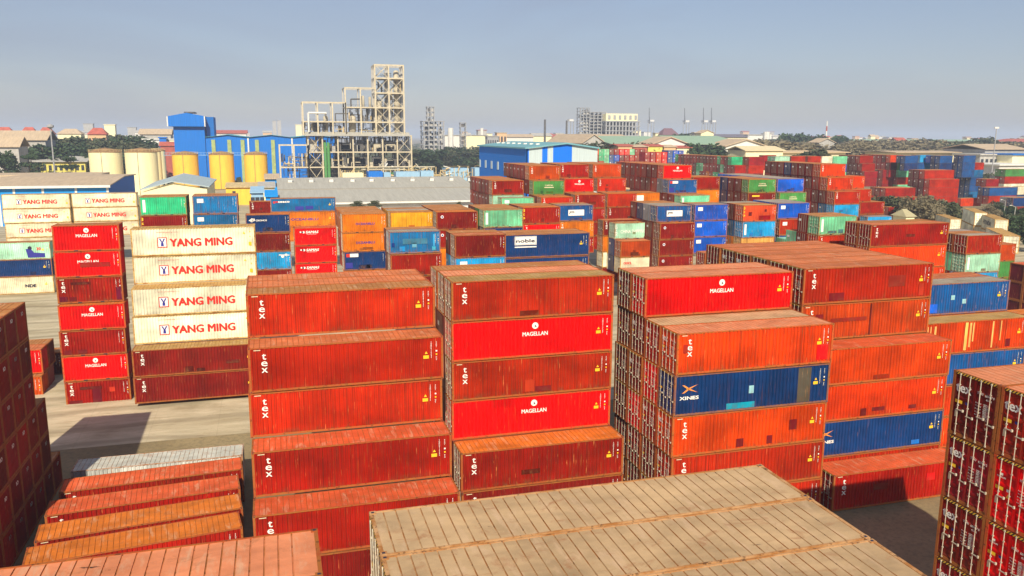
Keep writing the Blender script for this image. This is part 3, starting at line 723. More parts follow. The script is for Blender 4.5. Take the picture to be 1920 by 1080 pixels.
# ---- far zone
ZF = {8: 20.4, 7: 17.5, 6: 14.6, 5: 11.7, 4: 8.8, 3: 5.9}
def FL(where, px, py, k, L, tiers, **kw):
    z = ZF[k] if isinstance(k, int) else k
    p = at(px, py, z); pile(where, p.x, p.y, z, L, tiers, GF, **kw)
DR = 'mar mar dk egr pur dk mag mar mnt'
FL('far door-end pile with emerald front', 1372, 294, 8, L20, [(0, HC, ['egr:evergreen:b']+rr(DR, 16)), (1, HC, ['txd:evergreen:o']+rr(DR, 17)), (1, HC, ['txd::o']+rr(DR+' oce', 12))])
FL('far pile right of the emerald front', 1404.5, 294.5, 8, L20, [(0, HC, ['mar:tex', 'dk']), (0, HC, ['tex:tex', 'dk']), (0, HC, ['dk'])])
FL('maroon end right of the emerald front', 1430, 291, 8, L20, [(0, HC, ['mar']), (0, HC, ['tex'])])
FL('far mint pile', 1454, 293.5, 8, L20, [(0, HC, ['pal', 'mnt']), (0, HC, ['mar', 'mar']), (0, HC, ['mnt'])])
FL('far red pile left', 1484, 293, 8, L20, [(0, HC, ['tex:star', 'mar', 'mar']), (0, HC, ['dk', 'dk'])])
FL('far red pile right', 1515, 293, 8, L20, [(0, HC, ['tex:star', 'mar', 'mar']), (0, HC, ['dk', 'dk'])])
FL('far white one', 1541.5, 293, 8, L20, [(0, HC, ['whi']), (0, HC, ['dk'])])
FL('far mint one right of white', 1563, 293, 8, L20, [(0, HC, ['mnt']), (0, HC, ['bbl']), (0, HC, ['mnt'])])
FL('far red pile after the purple ends', 1613, 292, 8, L20, [(0, HC, ['txd:yband:b', 'pur', 'pur', 'pur', 'pur']), (.6, HC, ['txd:yband', 'pur', 'pur', 'pur', 'pur']), (.6, HC, ['mar:yband', 'pur', 'pur', 'pur']), (0, HC, ['mar:yband', 'pur'])])
FL('far tomato pile', 1670, 291, 8, L20, [(0, HC, ['ora:star', 'pur', 'mar', 'mar', 'pur', 'mar', 'mar']), (0, HC, ['pur', 'mar', 'mar', 'mar', 'pur', 'pur']), (0, HC, ['mar'])])  # purple rows: shade on the left ends is put into the paint
FL('far maroon pile before the tomato pile', 1656, 318.5, 6, L20, [(0, HC, ['mar:yband', 'pur']), (0, HC, ['txd', 'pur']), (0, HC, ['mar', 'pur'])])
FL('far green and mint pile', 1686.5, 305, 7, L20, [(0, HC, ['grn:capital', 'grn', 'dk']), (0, HC, ['mnt:whitebar', 'grn']), (0, HC, ['tex', 'dk']), (0, HC, ['mnt:whitebar', 'grn'])])
FL('far blue pile left', 1698, 292, 8, L20, [(0, HC, ['blu:yband', 'nav']), (0, HC, ['nav'])])
FL('far blue pile behind the green one', 1711, 305, 7, L20, [(0, HC, ['blu:yband', 'nav']), (0, HC, ['nav', 'nav'])])
FL('far sky blue pile', 1726, 291, 8, L20, [(0, HC, ['cya', 'nav']), (0, HC, ['cya', 'nav']), (0, HC, ['dk'])])
FL('far navy pile right of sky blue', 1763, 292, 8, L20, [(0, HC, ['blu:yband', 'nav', 'bbl']), (0, HC, ['nav:yband', 'nav']), (0, HC, ['bbl', 'nav'])])
FL('far tan pile', 1786, 292.5, 20.3, 2.9, [(0, HC, ['tan', 'tan']), (0, HC, ['tan', 'tan']), (0, HC, ['tan', 'tan'])]) if False else None
FL('far navy pile at right', 1807, 291.5, 8, L20, [(0, HC, ['blu:yband', 'nav']), (0, HC, ['blu', 'nav', 'nav']), (0, HC, ['blu', 'nav'])])
FL('far red-topped blue pile', 1823, 305, 7, L20, [(0, HC, ['tex:tex', 'mar']), (0, HC, ['mid:whitebox', 'blu', 'nav', 'nav']), (0, HC, ['blu', 'nav', 'nav', 'blu', 'nav']), (0, HC, ['blu', 'nav', 'nav', 'nav', 'nav']), (0, HC, ['mid', 'nav', 'nav', 'nav', 'nav'])])
FL('far long red pile with purple doors', 1734.7, 319.4, 16.5, L40, [(0, HC, ['tex:tex', 'pur', 'pur']), (1, 2.9, ['tex:tex', 'pur', 'pur', 'pur']), (0, HC, ['tex:tex', 'pur', 'pur']), (0, HC, ['tex:tex', 'pur', 'pur'])])
FL('far long red pile above the trees', 1661, 353, 10.6, L40, [(0, HC, ['txd:tex:p', 'dk', 'dk']), (1, HC, ['txd', 'dk'])])
FL('red one with white end among the trees', 1667, 388.5, 8.9, L20, [(0, HC, ['txd:tex'])])
FL('far small red one above the trees', 1633, 359, 8.5, L20, [(0, HC, ['txd'])])
FL('far green pile at the right edge', 1886, 317.5, 15.0, L40, [(0, HC, ['grn:capital:b', 'grn']), (0, HC, ['tex:tex', 'mar', 'gry']), (0, HC, ['whi', 'nav'])])
FL('far long steel blue one at the right edge', 1856, 352, 10.3, L40, [(0, HC, ['blu:seaco:b', 'nav']), (0, HC, ['tex', 'dk'])])
FL('HYUNDAI one beyond the trees', 1802, 372, 6.2, 9.0, [(0, HC, ['ora:hyundai:t'])])
FL('white and navy pile touching the right edge', 1909, 350, 10.4, L40, [(0, HC, ['crm']), (0, HC, ['nav']), (0, HC, ['gry'])])
FL('grey navy pile beyond the green trees', 1900, 371, 8.8, L40, [(0, HC, ['nav', 'gry']), (0, HC, ['mar'])])
FL('far maroon pile right of the purple doors', 1850, 336, 11.7, L20, [(0, HC, ['mar', 'dk']), (0, HC, ['dk'])])
# beyond the big blue shed: stepped rows of many small ends
def EF(px0, px1, py, z, rows, drop=2.65, L=2.9):
    """containers that turn their ends to the camera"""
    for k, cs in enumerate(rows):
        cs = cs.split(); st = (px1-px0)/len(cs)
        for i, c in enumerate(cs):
            if c == '-': continue
            p = at(px0+i*st, py, z); p.z = z-k*drop
            one(p.x, p.y, z-k*drop, L20, drop-.03, c, 'ends turned to the camera beyond the blue shed', k, i, k == 0, GF, rz=R(90), side='X')
EF(1123, 1219, 279.5, 21.6, ['ora egr mnt pur mar mag mag mnt txd dk', 'txd egr mnt blu bbl pur txd tex txd egr', 'dk tex mnt blu blu txd dk dk dk dk', 'dk txd dk blu egr mnt dk dk dk dk'])
EF(1219, 1262, 285, 20.6, ['mar mar ora mag', 'mar mar ora mag', 'dk mar ora mag'])
EF(1262, 1292, 282, 21.3, ['blu bbl bbl', 'blu bbl bbl', 'dk dk dk'])

# HYUNDAI reefers standing askew in front of the trees
for (px, py, zt, ry, lg, wh, k2) in [(1866, 411, 11.4, 56, 'hyundaidark', 'cream reefer with HYUNDAI side', 0), (1828, 398, 11.8, 56, 'plain', 'cream reefer behind the HYUNDAI one', 0), (1782, 410, 8.2, 62, 'plain', 'small cream reefer before the trees', 0),
        (1881, 441, 12.0, 56, 'plain', 'cream reefer with dark cooling unit by the lamp posts', 0), (1866, 411, 11.4, 56, 'plain', 'lower reefer under the HYUNDAI one', 1), (1828, 398, 11.8, 56, 'plain', 'lower reefer behind the HYUNDAI one', 1)]:
    p = at(px, py, zt); a = R(ry); zt -= 2.9*k2
    SPEC.append(dict(x=p.x+W*math.sin(a), y=p.y-W*math.cos(a), z=zt-HC, L=L40, h=HC-.02, paint='whi', logo=lg, roof='t', where=wh, tier=0, row=0, top=k2 == 0, group='askew white reefers at right', rz=a, near=False, side='Y', ntier=1, nrow=1))

# ------------------------------------------------------------------ build containers
def area(s):
    """rough size in the picture"""
    c, sn = math.cos(s['rz']), math.sin(s['rz'])
    def wp(a, b, cc): return proj((s['x']+a*c-b*sn, s['y']+a*sn+b*c, s['z']+cc))
    def quad(q):
        P_ = [wp(*p_) for p_ in q]
        if min(p_[2] for p_ in P_) < 1: return 0
        ar = 0
        cl = [(min(1960, max(-40, p_[0])), min(1120, max(-40, p_[1]))) for p_ in P_]
        for i in range(4):
            j = (i+1) % 4; ar += cl[i][0]*cl[j][1]-cl[j][0]*cl[i][1]
        return abs(ar)/2
    L, h = s['L'], s['h']; f = quad([(0, 0, 0), (L, 0, 0), (L, 0, h), (0, 0, h)])
    e = quad([(0, 0, 0), (0, W, 0), (0, W, h), (0, 0, h)]) if s['side'] not in ('R','RL','RB','N') else 0
    if s['side'] in ('R', 'RL', 'RB'): e = quad([(L, 0, 0), (L, W, 0), (L, W, h), (L, 0, h)])
    r = quad([(0, 0, h), (L, 0, h), (L, W, h), (0, W, h)])
    a = 0
    if s['row'] == 0 or s['side'] == 'Y': a += f
    if s['side'] in ('D', 'RL', 'RB', 'X', 'Y', 'F', 'P') or s['row'] > 0: a += e
    if s['top']: a += r
    return a
for s in SPEC: s['area'] = area(s)
SPEC = [s for s in SPEC if s['area'] > .5]
order = sorted(SPEC, key=lambda s: -s['area'])
MAIN, REST = order[:298], order[298:]
def words(s):
    c = NAME[s['paint']]; lg = LNAME.get(s['logo'])
    if s['side'] == 'Y': return '%s standing askew' % s['where'] if 'HYUNDAI one' not in s['where'] else '%s, standing askew' % s['where']
    if s['where'].startswith(('lone', 'farthest', 'second', 'middle', 'nearest')) and s['ntier'] == 1 and not s['where'].startswith('second pile'):
        return '%s container%s, %s' % (c, ' lettered '+lg if lg else '', s['where'])
    a = ('%s container' if len(s['where'].split()) < 8 else '%s box') % c
    if lg and s['row'] == 0: a += ' lettered '+lg
    t_ = [] 
    if s['ntier'] > 1 or s['side'] in ('D', 'RL', 'RB', 'F', 'X', 'P'): t_.append(('top tier' if s['tier'] == 0 else '%s tier down' % ORD[s['tier']]))
    if s['nrow'] > 1 or s['side'] in ('D', 'RL', 'RB', 'F', 'X', 'P'):
        rw = ROW[s['row']]
        if s['side'] in ('D', 'RL'): t_.append('%s row' % ('rear' if s['row'] == 0 else ROW[s['row']]))
        else: t_.append('%s row' % rw if s['row'] == 0 else '%s row' % rw)
    return a+', '+(', '.join(t_)+', ' if t_ else '')+s['where']
DR_ = (.16, .006, .010); CY = (.0, .30, .42); PB = (.30, .58, .62); ST = (.85, .42, .12)
SPECIAL = {
 ('broad stack with MAGELLAN on top', 2): [(4.0, .18, 2.2, .42, CY), (5.7, 1.2, .38, .55, PB), (9.6, .2, 1.05, 2.5, (.10, .085, .06))],
 ('broad stack with MAGELLAN on top', 1): [(10.9, .3, .9, 1.1, (.78, .004, .006)), (.45, 1.5, .35, .6, (.40, .02, .01))],
 ('broad stack with MAGELLAN on top', 3): [(9.2, 1.1, .6, .75, DR_), (7.4, .25, .45, .6, DR_), (5.0, .25, .55, .6, DR_)],
 ('broad stack with MAGELLAN on top', 4): [(2.5, 1.0, .6, .5, DR_)],
 ('stack with striped orange side', 0): [(2.1, .25, 2.1, .8, (.0, .11, .62)), (5.6, 1.35, .42, .42, PB), (6.9, .95, .42, .42, PB), (.7, 1.0, .4, .4, PB)],
 ('stack with striped orange side', 1): [(.9, .3, .16, 2.3, ST), (1.25, .6, .12, 2.0, ST), (1.7, .8, .2, 1.8, ST), (5.0, .25, .3, 2.5, (.85, .50, .12)), (5.5, .5, .2, 2.2, ST), (5.85, 1.0, .14, 1.7, ST), (8.0, .3, .16, 2.4, ST), (8.9, .9, .12, 1.8, ST), (9.6, .3, .55, .7, DR_)],
 ('stack with the widest roof', 0): [(2.4, .25, 1.4, .6, DR_), (7.9, 1.1, 1.6, .9, (.26, .02, .01)), (10.9, .25, .5, 1., (.42, .03, .01))],
 ('stack with the widest roof', 1): [(6.4, .16, .12, 2.55, (.12, .01, .01)), (1.3, 1.5, .7, .6, DR_), (2.7, 1.4, 3.4, .3, (.30, .02, .01))],
 ('stack with the widest roof', 3): [(5.2, .5, 1.2, .3, DR_), (8.7, .4, .7, .3, DR_), (4.2, .2, .5, .6, DR_)],
 ('stack with the widest roof', 4): [(9.2, .25, .8, .35, (.0, .16, .55))],
 ('lone container on the ground at right', 0): [(8.4, 1.5, .8, .6, (.62, .008, .01)), (3.6, 1.3, 1.3, .5, (.20, .01, .008))],
 ('stack with two MAGELLAN sides', 2): [(5.4, .3, .7, .9, (.5, .04, .01)), (6.2, .25, 1.2, .4, DR_)],
 ('stack with only tex sides', 0): [],
 ('stack with only tex sides', 1): [],
 ('pile of the streaked steel blue container', 0): [(.3, .8, .35, .5, (.0, .04, .22)), (1.2, .3, .65, .55, (.0, .26, .60)), (2.7, .7, .55, .55, (.12, .38, .52)), (5.05, .3, .42, .45, (.05, .50, .68)), (5.2, .7, .18, 1.5, (.05, .42, .75)), (1.6, 1.1, 2.9, .65, (.05, .20, .30))],
 ('narrow red tower on the left', 6): [(.3, .16, 1.2, .45, DR_), (2.5, .2, .8, 1.5, (.12, .004, .012)), (4.1, 1.3, .5, .5, (.50, .03, .01)), (1.4, 1.7, 2.0, .3, (.10, .006, .006))],
 ('narrow red tower on the left', 4): [(1.6, .25, .8, .4, DR_), (.3, .2, .7, .45, DR_)],
 ('narrow red tower on the left', 2): [(.2, .2, .7, .5, (.14, .002, .02)), (1.1, .25, .6, .4, DR_), (5.4, .2, .5, 1.3, (.14, .002, .03)), (1.3, 1.9, 1.8, .25, (.10, .006, .006))],
 ('narrow red tower on the left', 1): [(2.3, 1.0, 2.8, .5, (.36, .004, .006))],
 ('stack with only tex sides', 2): [],
 ('pile left of the right bright blue front', 0): [(1.0, .9, .6, .6, DR_), (2.9, .2, 2.1, .7, (.28, .0, .005)), (3.9, 1.5, .4, .4, DR_)],
 ('pile left of the right bright blue front', 1): [(1.4, .3, .6, .5, (.0, .20, .55)), (3.2, .3, .5, .9, (.0, .20, .50))],
}
seen = {}
rndp = random.Random(11)
for idx, s in enumerate(MAIN):
    L, h = s['L'], round(s['h'], 2); q = parts(L, h)
    lab = words(s); seen[lab] = seen.get(lab, 0)+1
    nw = len(lab.split())
    if nw > 16: print('long label', lab)
    x, y = s['x'], s['y']
    root = empty('shipping_container', (x, y+rndp.uniform(-.02, .02), s['z']), lab, 'container', s['group'], s['rz']+R(rndp.uniform(-.12, .12)))
    pc = P[s['paint']]; v = rndp.uniform(.82, 1.12); g_ = rndp.uniform(.75, 1.15) if s['paint'] in ('tex', 'txd', 'dk', 'ora', 'och', 'mar') else 1.
    pc = (min(.9, pc[0]*v), min(.9, pc[1]*v*g_), min(.9, pc[2]*v)); wear = rndp.uniform(.55, 1.4) if s['paint'] not in ('whi', 'crm', 'mag', 'nav') else rndp.uniform(.25, .5)
    fc = tuple(.55*a+.45*b_ for a, b_ in zip(pc, (.38, .14, .04))) if s['paint'] not in ('whi', 'crm') else (.62, .44, .16)
    child('side_wall', q['body'], root, pc, wear)
    rc = ROOF[s['roof']]; v = rndp.uniform(.88, 1.12)
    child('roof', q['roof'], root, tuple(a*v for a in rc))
    child('frame', q['frame'], root, fc)
    d = (Vector((x+L/2, y, s['z']))-CAM).length
    if s['side'] not in ('R', 'RL', 'RB', 'N', 'P') and not (s['row'] == 0 and x < -1):
        if s['near'] and d < 80:
            dmk = door_marks(s['logo'] if s['logo'] in ('tex', 'magellan') else 'plain', h, idx % 4)
            for li, (leaf, rods) in enumerate(q['leaves']):
                dd = child('door', leaf, root, pc, wear)
                for rm in rods: child('lock_rod', rm, dd)
                for mk in dmk[1-li]: child(mk.name.split('.')[0], mk, dd)
            child('header_stripe', q['hz'], root)
        else:
            for me in q['far']: child('door', me, root, pc, wear)
    elif s['side'] in ('RL', 'RB'):
        for me in end_mark(h):
            o_ = child('lettering', me, root); o_.location = (L-12.19-.012, 0, 0)
    if s['row'] == 0 or s['side'] == 'Y':
        if s['side'] not in ('RL', 'RB', 'X'):
            if s['side'] == 'Y' and s['logo'] == 'plain': pass
            else:
                for me in logo_mesh(s['logo'], L, h, idx):
                    o_ = child(me.name.split('.')[0], me, root)
                    if s['side'] == 'Y': o_.rotation_euler = (0, 0, math.pi); o_.location = (L, W, 0)
            for (a_, b__, wd, ht, cc) in SPECIAL.get((s['where'], s['tier']), ()):
                o_ = child('repair_patch', patch_mesh(wd, ht), root, cc, .5); o_.location = (a_, 0, b__)
            if (s['where'], s['tier']) not in SPECIAL and s['paint'] not in ('whi', 'crm', 'mag') and rndp.random() < .45:
                for _ in range(rndp.choice([1, 1, 2, 3])):
                    wd = rndp.choice([.5, .8, 1.4]); ht = rndp.choice([.35, .55])
                    o_ = child('repair_patch', patch_mesh(wd, ht), root, tuple(a*rndp.choice([.35, .5, .65]) for a in pc))
                    o_.location = (rndp.uniform(1.3, L-2.6), 0, rndp.choice([.2, .2, .25, rndp.uniform(.3, h-1.4)]))
for k_, n_ in seen.items():
    if n_ > 1: print('same label', k_)

# the rest of the containers, too small and too many to single out: one object
far = MB(); cols = []
def addcol(c, k): cols.extend([c]*k)
for s in REST:
    L, h = s['L'], s['h']; c_, s_ = math.cos(s['rz']), math.sin(s['rz'])
    pc = P[s['paint']]; rc = ROOF[s['roof']]
    def wpt(a, b_, cc): return (s['x']+a*c_-b_*s_, s['y']+a*s_+b_*c_, s['z']+cc)
    n0 = len(far.f)
    far.poly([wpt(0, W, 0), wpt(0, 0, 0), wpt(0, 0, h), wpt(0, W, h)]); far.poly([wpt(L, 0, 0), wpt(L, W, 0), wpt(L, W, h), wpt(L, 0, h)])
    far.poly([wpt(L, W, 0), wpt(0, W, 0), wpt(0, W, h), wpt(L, W, h)])
    k = 22 if L > 8 else 14
    for i in range(k):
        a, b_ = L*i/k, L*(i+.5)/k; e = L*(i+1)/k
        far.poly([wpt(a, 0, 0), wpt(b_, 0, 0), wpt(b_, 0, h), wpt(a, 0, h)]); far.poly([wpt(b_, 0, 0), wpt(e, .05, 0), wpt(e, .05, h), wpt(b_, 0, h)])
    addcol(pc, len(far.f)-n0); n0 = len(far.f)
    far.poly([wpt(0, 0, h), wpt(L, 0, h), wpt(L, W, h), wpt(0, W, h)], 1); addcol(rc, 1)
    n0 = len(far.f)
    for yy in (.5, .95, 1.45, 1.95):
        far.poly([wpt(-.03, yy+.07, .1), wpt(-.03, yy-.07, .1), wpt(-.03, yy-.07, h-.1), wpt(-.03, yy+.07, h-.1)]); 
    addcol((.40, .33, .24), len(far.f)-n0); n0 = len(far.f)
    far.poly([wpt(-.035, W-.35, h*.62), wpt(-.035, W-.9, h*.62), wpt(-.035, W-.9, h*.74), wpt(-.035, W-.35, h*.74)])
    addcol((.8, .75, .7), 1); n0 = len(far.f)
    for (a, b_) in ((0, .12), (L-.12, L)): far.poly([wpt(a, -.012, 0), wpt(b_, -.012, 0), wpt(b_, -.012, h), wpt(a, -.012, h)])
    far.poly([wpt(.12, -.012, 0), wpt(L-.12, -.012, 0), wpt(L-.12, -.012, .13), wpt(.12, -.012, .13)])
    addcol(tuple(a*.5+.03 for a in pc), len(far.f)-n0)
me = far.mesh('far_containers', [F_SIDE, F_ROOF])
at_ = me.attributes.new('paint', 'FLOAT_COLOR', 'CORNER')
buf = []
for p_, c_ in zip(me.polygons, cols): buf += [c_[0], c_[1], c_[2], 1.]*p_.loop_total
at_.data.foreach_set('color', buf)
o = bpy.data.objects.new('far_containers', me); COL.objects.link(o)
tag(o, 'mass of small far containers of every colour in the back rows', 'containers', kind='stuff')
print('containers', len(SPEC), 'individual', len(MAIN), 'smallest area', MAIN[-1]['area'])
#BACKGROUND
# ------------------------------------------------------------------ background buildings
def thing(name, label, cat, loc, group=None): return empty(name, loc, label, cat, group)
def px2x(px, Y): return atY(px, 256, Y).x
def zof(py, Y, px=960): return atY(px, py, Y).z
CR = lambda n, c, s=(1, 1, 1), v=.08, g=.0, sc=.5: plain(n, c, .75, v, sc, 0, g, (.2, .12, .06), s)
GREYROOF = CR('corrugated_grey_roof', (.40, .38, .32), (3, .15, 1), .12, .25)
BLUEW = CR('blue_cladding', (.0, .15, .56), (6, 6, .2), .15); BLUED = CR('deep_blue_cladding', (.0, .12, .42), (6, 6, .2), .12)
BLUEL2 = CR('light_blue_cladding', (.0, .26, .68), (6, 6, .2), .12)
TEALR = CR('pale_teal_roof', (.16, .36, .40), (6, .3, 1), .12, .2); PALEW = CR('pale_cladding', (.48, .56, .56), (5, 5, .2), .1, .2)
CREAM = CR('cream_tank_paint', (.90, .79, .44), (1, 1, .2), .06, .12); YELT = CR('yellow_tank_paint', (.86, .50, .05), (1, 1, .2), .10, .2)
RUSTY = CR('rusty_tank_roof', (.30, .17, .065), (1, 1, 1), .3, .6); BROWNR = CR('brown_roof', (.50, .38, .25), (3, .3, 1), .15, .3)
STEEL = CR('cream_steel_frame', (.56, .48, .33), (1, 1, 1), .15, .45, 1.); DSTEEL = CR('dark_process_steel', (.10, .095, .09), (1, 1, 1), .3, .3)
GSTEEL = CR('grey_concrete_frame', (.33, .33, .33), (1, 1, 1), .15, .3); VESSEL = CR('dull_vessel_metal', (.48, .42, .30), (1, 1, .4), .15, .4)
GPIPE = CR('green_pipe_paint', (.08, .26, .07)); WHITEW = CR('white_wall_paint', (.70, .68, .62), (1, 1, 1), .08, .2)
GREENR = CR('pale_green_roof', (.28, .40, .28), (4, .3, 1), .12, .2); REDR = CR('red_tiled_roof', (.42, .10, .07), (1, 1, 1), .2, .3)
CONC = CR('weathered_concrete', (.42, .40, .36), (1, 1, .4), .15, .4); YELW = CR('yellow_wall_paint', (.68, .58, .13), (1, 1, 1), .08, .15)
DWIN = CR('dark_window_glass', (.03, .035, .045)); CREAMW = CR('cream_wall_paint', (.85, .76, .46), (1, 1, 1), .06, .1); PINKW = CR('salmon_wall_paint', (.66, .42, .22), (1, 1, 1), .06, .1)
BARK = CR('bark', (.14, .10, .07)); PIPEM = CR('pale_blue_pipe', (.28, .45, .60)); TANP = CR('tan_pipework', (.56, .42, .20), (1, 1, 1), .3, .5, 1.)
GND = 1.0
# grey warehouse with roof ventilators
Yf = 253.; x0 = px2x(516, Yf); x1 = px2x(888, Yf)+6; ze, zr = 7.2, 12.3; Yr = 300.
T = thing('grey_warehouse', 'long low warehouse with grey corrugated roof and white ventilators', 'warehouse', (x0, Yf, GND))
b = MB(); b.prism([(Yf+.4, GND), (Yf+.4, ze-.15), (Yr, zr-.2), (Yr+45, ze-.2), (Yr+45, GND)], 'x', x0+.5, x1-.5); b.build('wall', [WHITEW], T)
b = MB(); b.prism([(Yf-1, ze), (Yr, zr), (Yr+46, ze), (Yr+46, ze+.25), (Yr, zr+.25), (Yf-1, ze+.25)], 'x', x0, x1); b.build('roof', [GREYROOF], T)
b = MB(); ysm = Yf+22; zsm = ze+.25+(zr-ze)*(23/48.); b.box(x0, x1, ysm, ysm+.8, zsm-.1, zsm+.22); b.build('roof_seam', [CR('roof_seam', (.28, .25, .2))], T)
for vx in (540, 580, 618, 658, 694, 734, 771.5, 808, 845, 880):
    Yv = Yf+38; zv = ze+.25+(zr-ze)*(39/48.); xv = px2x(vx, Yv)
    b = MB(); b.box(xv-.7, xv+.7, Yv-.7, Yv+.7, zv-.4, zv+1.0); b.prism([(xv-1., zv+1.), (xv, zv+1.5), (xv+1., zv+1.)], 'y', Yv-1, Yv+1, 1); b.build('ventilator', [WHITEW, CONC], T)
b = MB(); b.box(x0, x1, Yf-1.25, Yf-1.02, ze-.3, ze+.2); b.build('gutter', [WHITEW], T)

# blue walled warehouse at the left edge
Y1 = 268.; xa = px2x(-60, Y1); xb = px2x(196, Y1); zb = zof(349, Y1, 190); zt = zof(331.5, Y1+26, 215)
T = thing('blue_warehouse', 'low warehouse with bright blue walls, white ribs and grey roof', 'warehouse', (xa, Y1, GND))
b = MB(); b.box(xa, xb, Y1, Y1+.3, GND, zb-.1); b.build('front_wall', [BLUEL2], T)
b = MB(); b.prism([(Y1+.35, GND), (Y1+.35, zb-.1), (Y1+26, zt-.1), (Y1+48, zb+1.2), (Y1+48, GND)], 'x', xb-2, xb+.1); b.build('gable_wall', [BLUEW], T)
b = MB(); b.prism([(Y1-1.2, zb), (Y1+26, zt), (Y1+50, zb+1), (Y1+50, zb+1.3), (Y1+26, zt+.3), (Y1-1.2, zb+.3)], 'x', xa, xb+.5); b.build('roof', [BROWNR], T)
for vx in (-15, 15, 70, 133, 193):
    xx = px2x(vx, Y1); b = MB(); b.box(xx-.3, xx+.3, Y1-.12, Y1-.01, GND, zb-.3); b.build('rib', [WHITEW], T)
b = MB(); b.box(xa, xb+.6, Y1-1.45, Y1-1.22, zb-.35, zb+.35); b.build('gutter', [WHITEW], T)
Y2 = 322.; xa2 = px2x(-60, Y2); xb2 = px2x(177, Y2); z2 = zof(332, Y2, 100)
T = thing('rear_blue_warehouse', 'second blue warehouse with a flat brown roof just behind the first', 'warehouse', (xa2, Y2, GND))
b = MB(); b.box(xa2, xb2, Y2, Y2+16, GND, z2); b.build('wall', [BLUED], T)
b = MB(); b.box(xa2, xb2+1, Y2-1, Y2+17, z2, z2+.9); b.build('roof', [BROWNR], T)

# cream shed with pitched pale roof
A = atY(262, 357, 262); B_ = atY(323, 341, 262); C_ = atY(393, 351, 262); dx = atY(345, 329, 300).x-B_.x
T = thing('cream_shed', 'cream gabled shed with pale blue grey pitched roof behind the green container', 'shed', (B_.x, 262, GND))
b = MB(); b.poly([(A.x+.8, 262, GND), (C_.x-.8, 262, GND), (C_.x-.8, 262, C_.z-.4), (B_.x, 262, B_.z-.3), (A.x+.8, 262, A.z-.4)])
b.poly([(C_.x-.8, 262, GND), (C_.x+dx*.35-.8, 300, GND), (C_.x+dx*.35-.8, 300, C_.z), (C_.x-.8, 262, C_.z-.4)]); b.build('wall', [CREAMW], T)
b = MB(); q = 300; k2 = dx
pr = [(A.x, 261, A.z), (B_.x, 261, B_.z), (B_.x+k2, q, B_.z+.6), (A.x+k2*.6, q, A.z+.3)]; pr2 = [(B_.x, 261, B_.z), (C_.x, 261, C_.z), (C_.x+k2*.5, q, C_.z+.2), (B_.x+k2, q, B_.z+.6)]
for P4 in (pr, pr2):
    b.poly([(x_, y_, z_+.3) for x_, y_, z_ in P4]); b.poly(P4[::-1])
    for i in range(4): j = (i+1) % 4; b.poly([P4[i], P4[j], (P4[j][0], P4[j][1], P4[j][2]+.3), (P4[i][0], P4[i][1], P4[i][2]+.3)])
b.build('roof', [CR('pale_blue_roof', (.36, .43, .44), (5, .3, 1), .1, .1)], T)

# storage tanks
def tank(px0, px1, py, Y, m, label, group, ladder=True, rise=.26, seam=True):
    xl, xr = px2x(px0, Y), px2x(px1, Y); r = (xr-xl)/2; cx = (xl+xr)/2; zt_ = zof(py, Y, (px0+px1)/2)
    T = thing('storage_tank', label, 'tank', (cx, Y+r, GND), group)
    b = MB(); b.lathe((cx, Y+r), [(r, GND), (r, zt_)], 40, 0); b.build('shell', [m], T, smooth=False)
    b = MB(); b.lathe((cx, Y+r), [(r+.15, zt_), (r+.15, zt_+.25), (r*.6, zt_+.25+r*rise*.6), (.2, zt_+.25+r*rise)], 40); b.build('tank_roof', [RUSTY], T)
    b = MB(); k = 28
    for i in range(k):
        a = 6.2832*i/k; a2 = 6.2832*(i+1)/k; p_ = Vector((cx+r*math.cos(a), Y+r+r*math.sin(a), zt_+.2)); p2_ = Vector((cx+r*math.cos(a2), Y+r+r*math.sin(a2), zt_+.2))
        b.beam(p_, p_+Vector((0, 0, 1.1)), .06, 4); b.beam(p_+Vector((0, 0, 1.1)), p2_+Vector((0, 0, 1.1)), .05, 4)
    b.build('railing', [TANP], T)
    if seam:
        a = R(-95); b = MB(); b.beam((cx+(r+.12)*math.cos(a), Y+r+(r+.12)*math.sin(a), GND), (cx+(r+.12)*math.cos(a), Y+r+(r+.12)*math.sin(a), zt_), .12, 4); b.build('ladder', [DSTEEL], T)
GT = 'storage tanks of the works'
tank(157, 221, 286, 415, CREAM, 'left one of the two broad cream storage tanks', GT)
tank(226, 289, 286, 395, CREAM, 'right one of the two broad cream storage tanks', GT)
tank(268, 298, 284.5, 432, CREAM, 'slimmer cream tank half hidden behind the broad right one', GT, seam=False)
tank(280, 306, 283, 470, CREAM, 'slim cream tank farthest behind the broad tanks', GT, seam=False)
tank(317, 367, 290.5, 430, YELT, 'left one of three yellow storage tanks', GT)
tank(387.5, 435, 290.5, 430, YELT, 'middle one of three yellow storage tanks', GT)
tank(454.5, 499, 290.5, 430, YELT, 'right one of three yellow storage tanks', GT)
tank(100, 127, 316, 470, CREAM, 'low cream tank by the yellow houses, farther left', GT, seam=False)
tank(139, 159, 314, 470, CREAM, 'low cream tank touching the broad tank', GT, seam=False)
T = thing('walkway', 'pale blue walkway with railings linking the tops of the yellow tanks', 'walkway', (px2x(400, 428), 428, zof(292, 428)))
b = MB(); za = zof(292, 428, 400); xa, xb = px2x(300, 428), px2x(480, 428)
b.box(xa, xb, 436, 437.2, za, za+.2)
for i in range(34):
    xx = xa+(xb-xa)*i/33; b.beam((xx, 436, za), (xx, 436, za+1.3), .07)
b.beam((xa, 436, za+1.3), (xb, 436, za+1.3), .08); b.build('deck', [PIPEM], T)

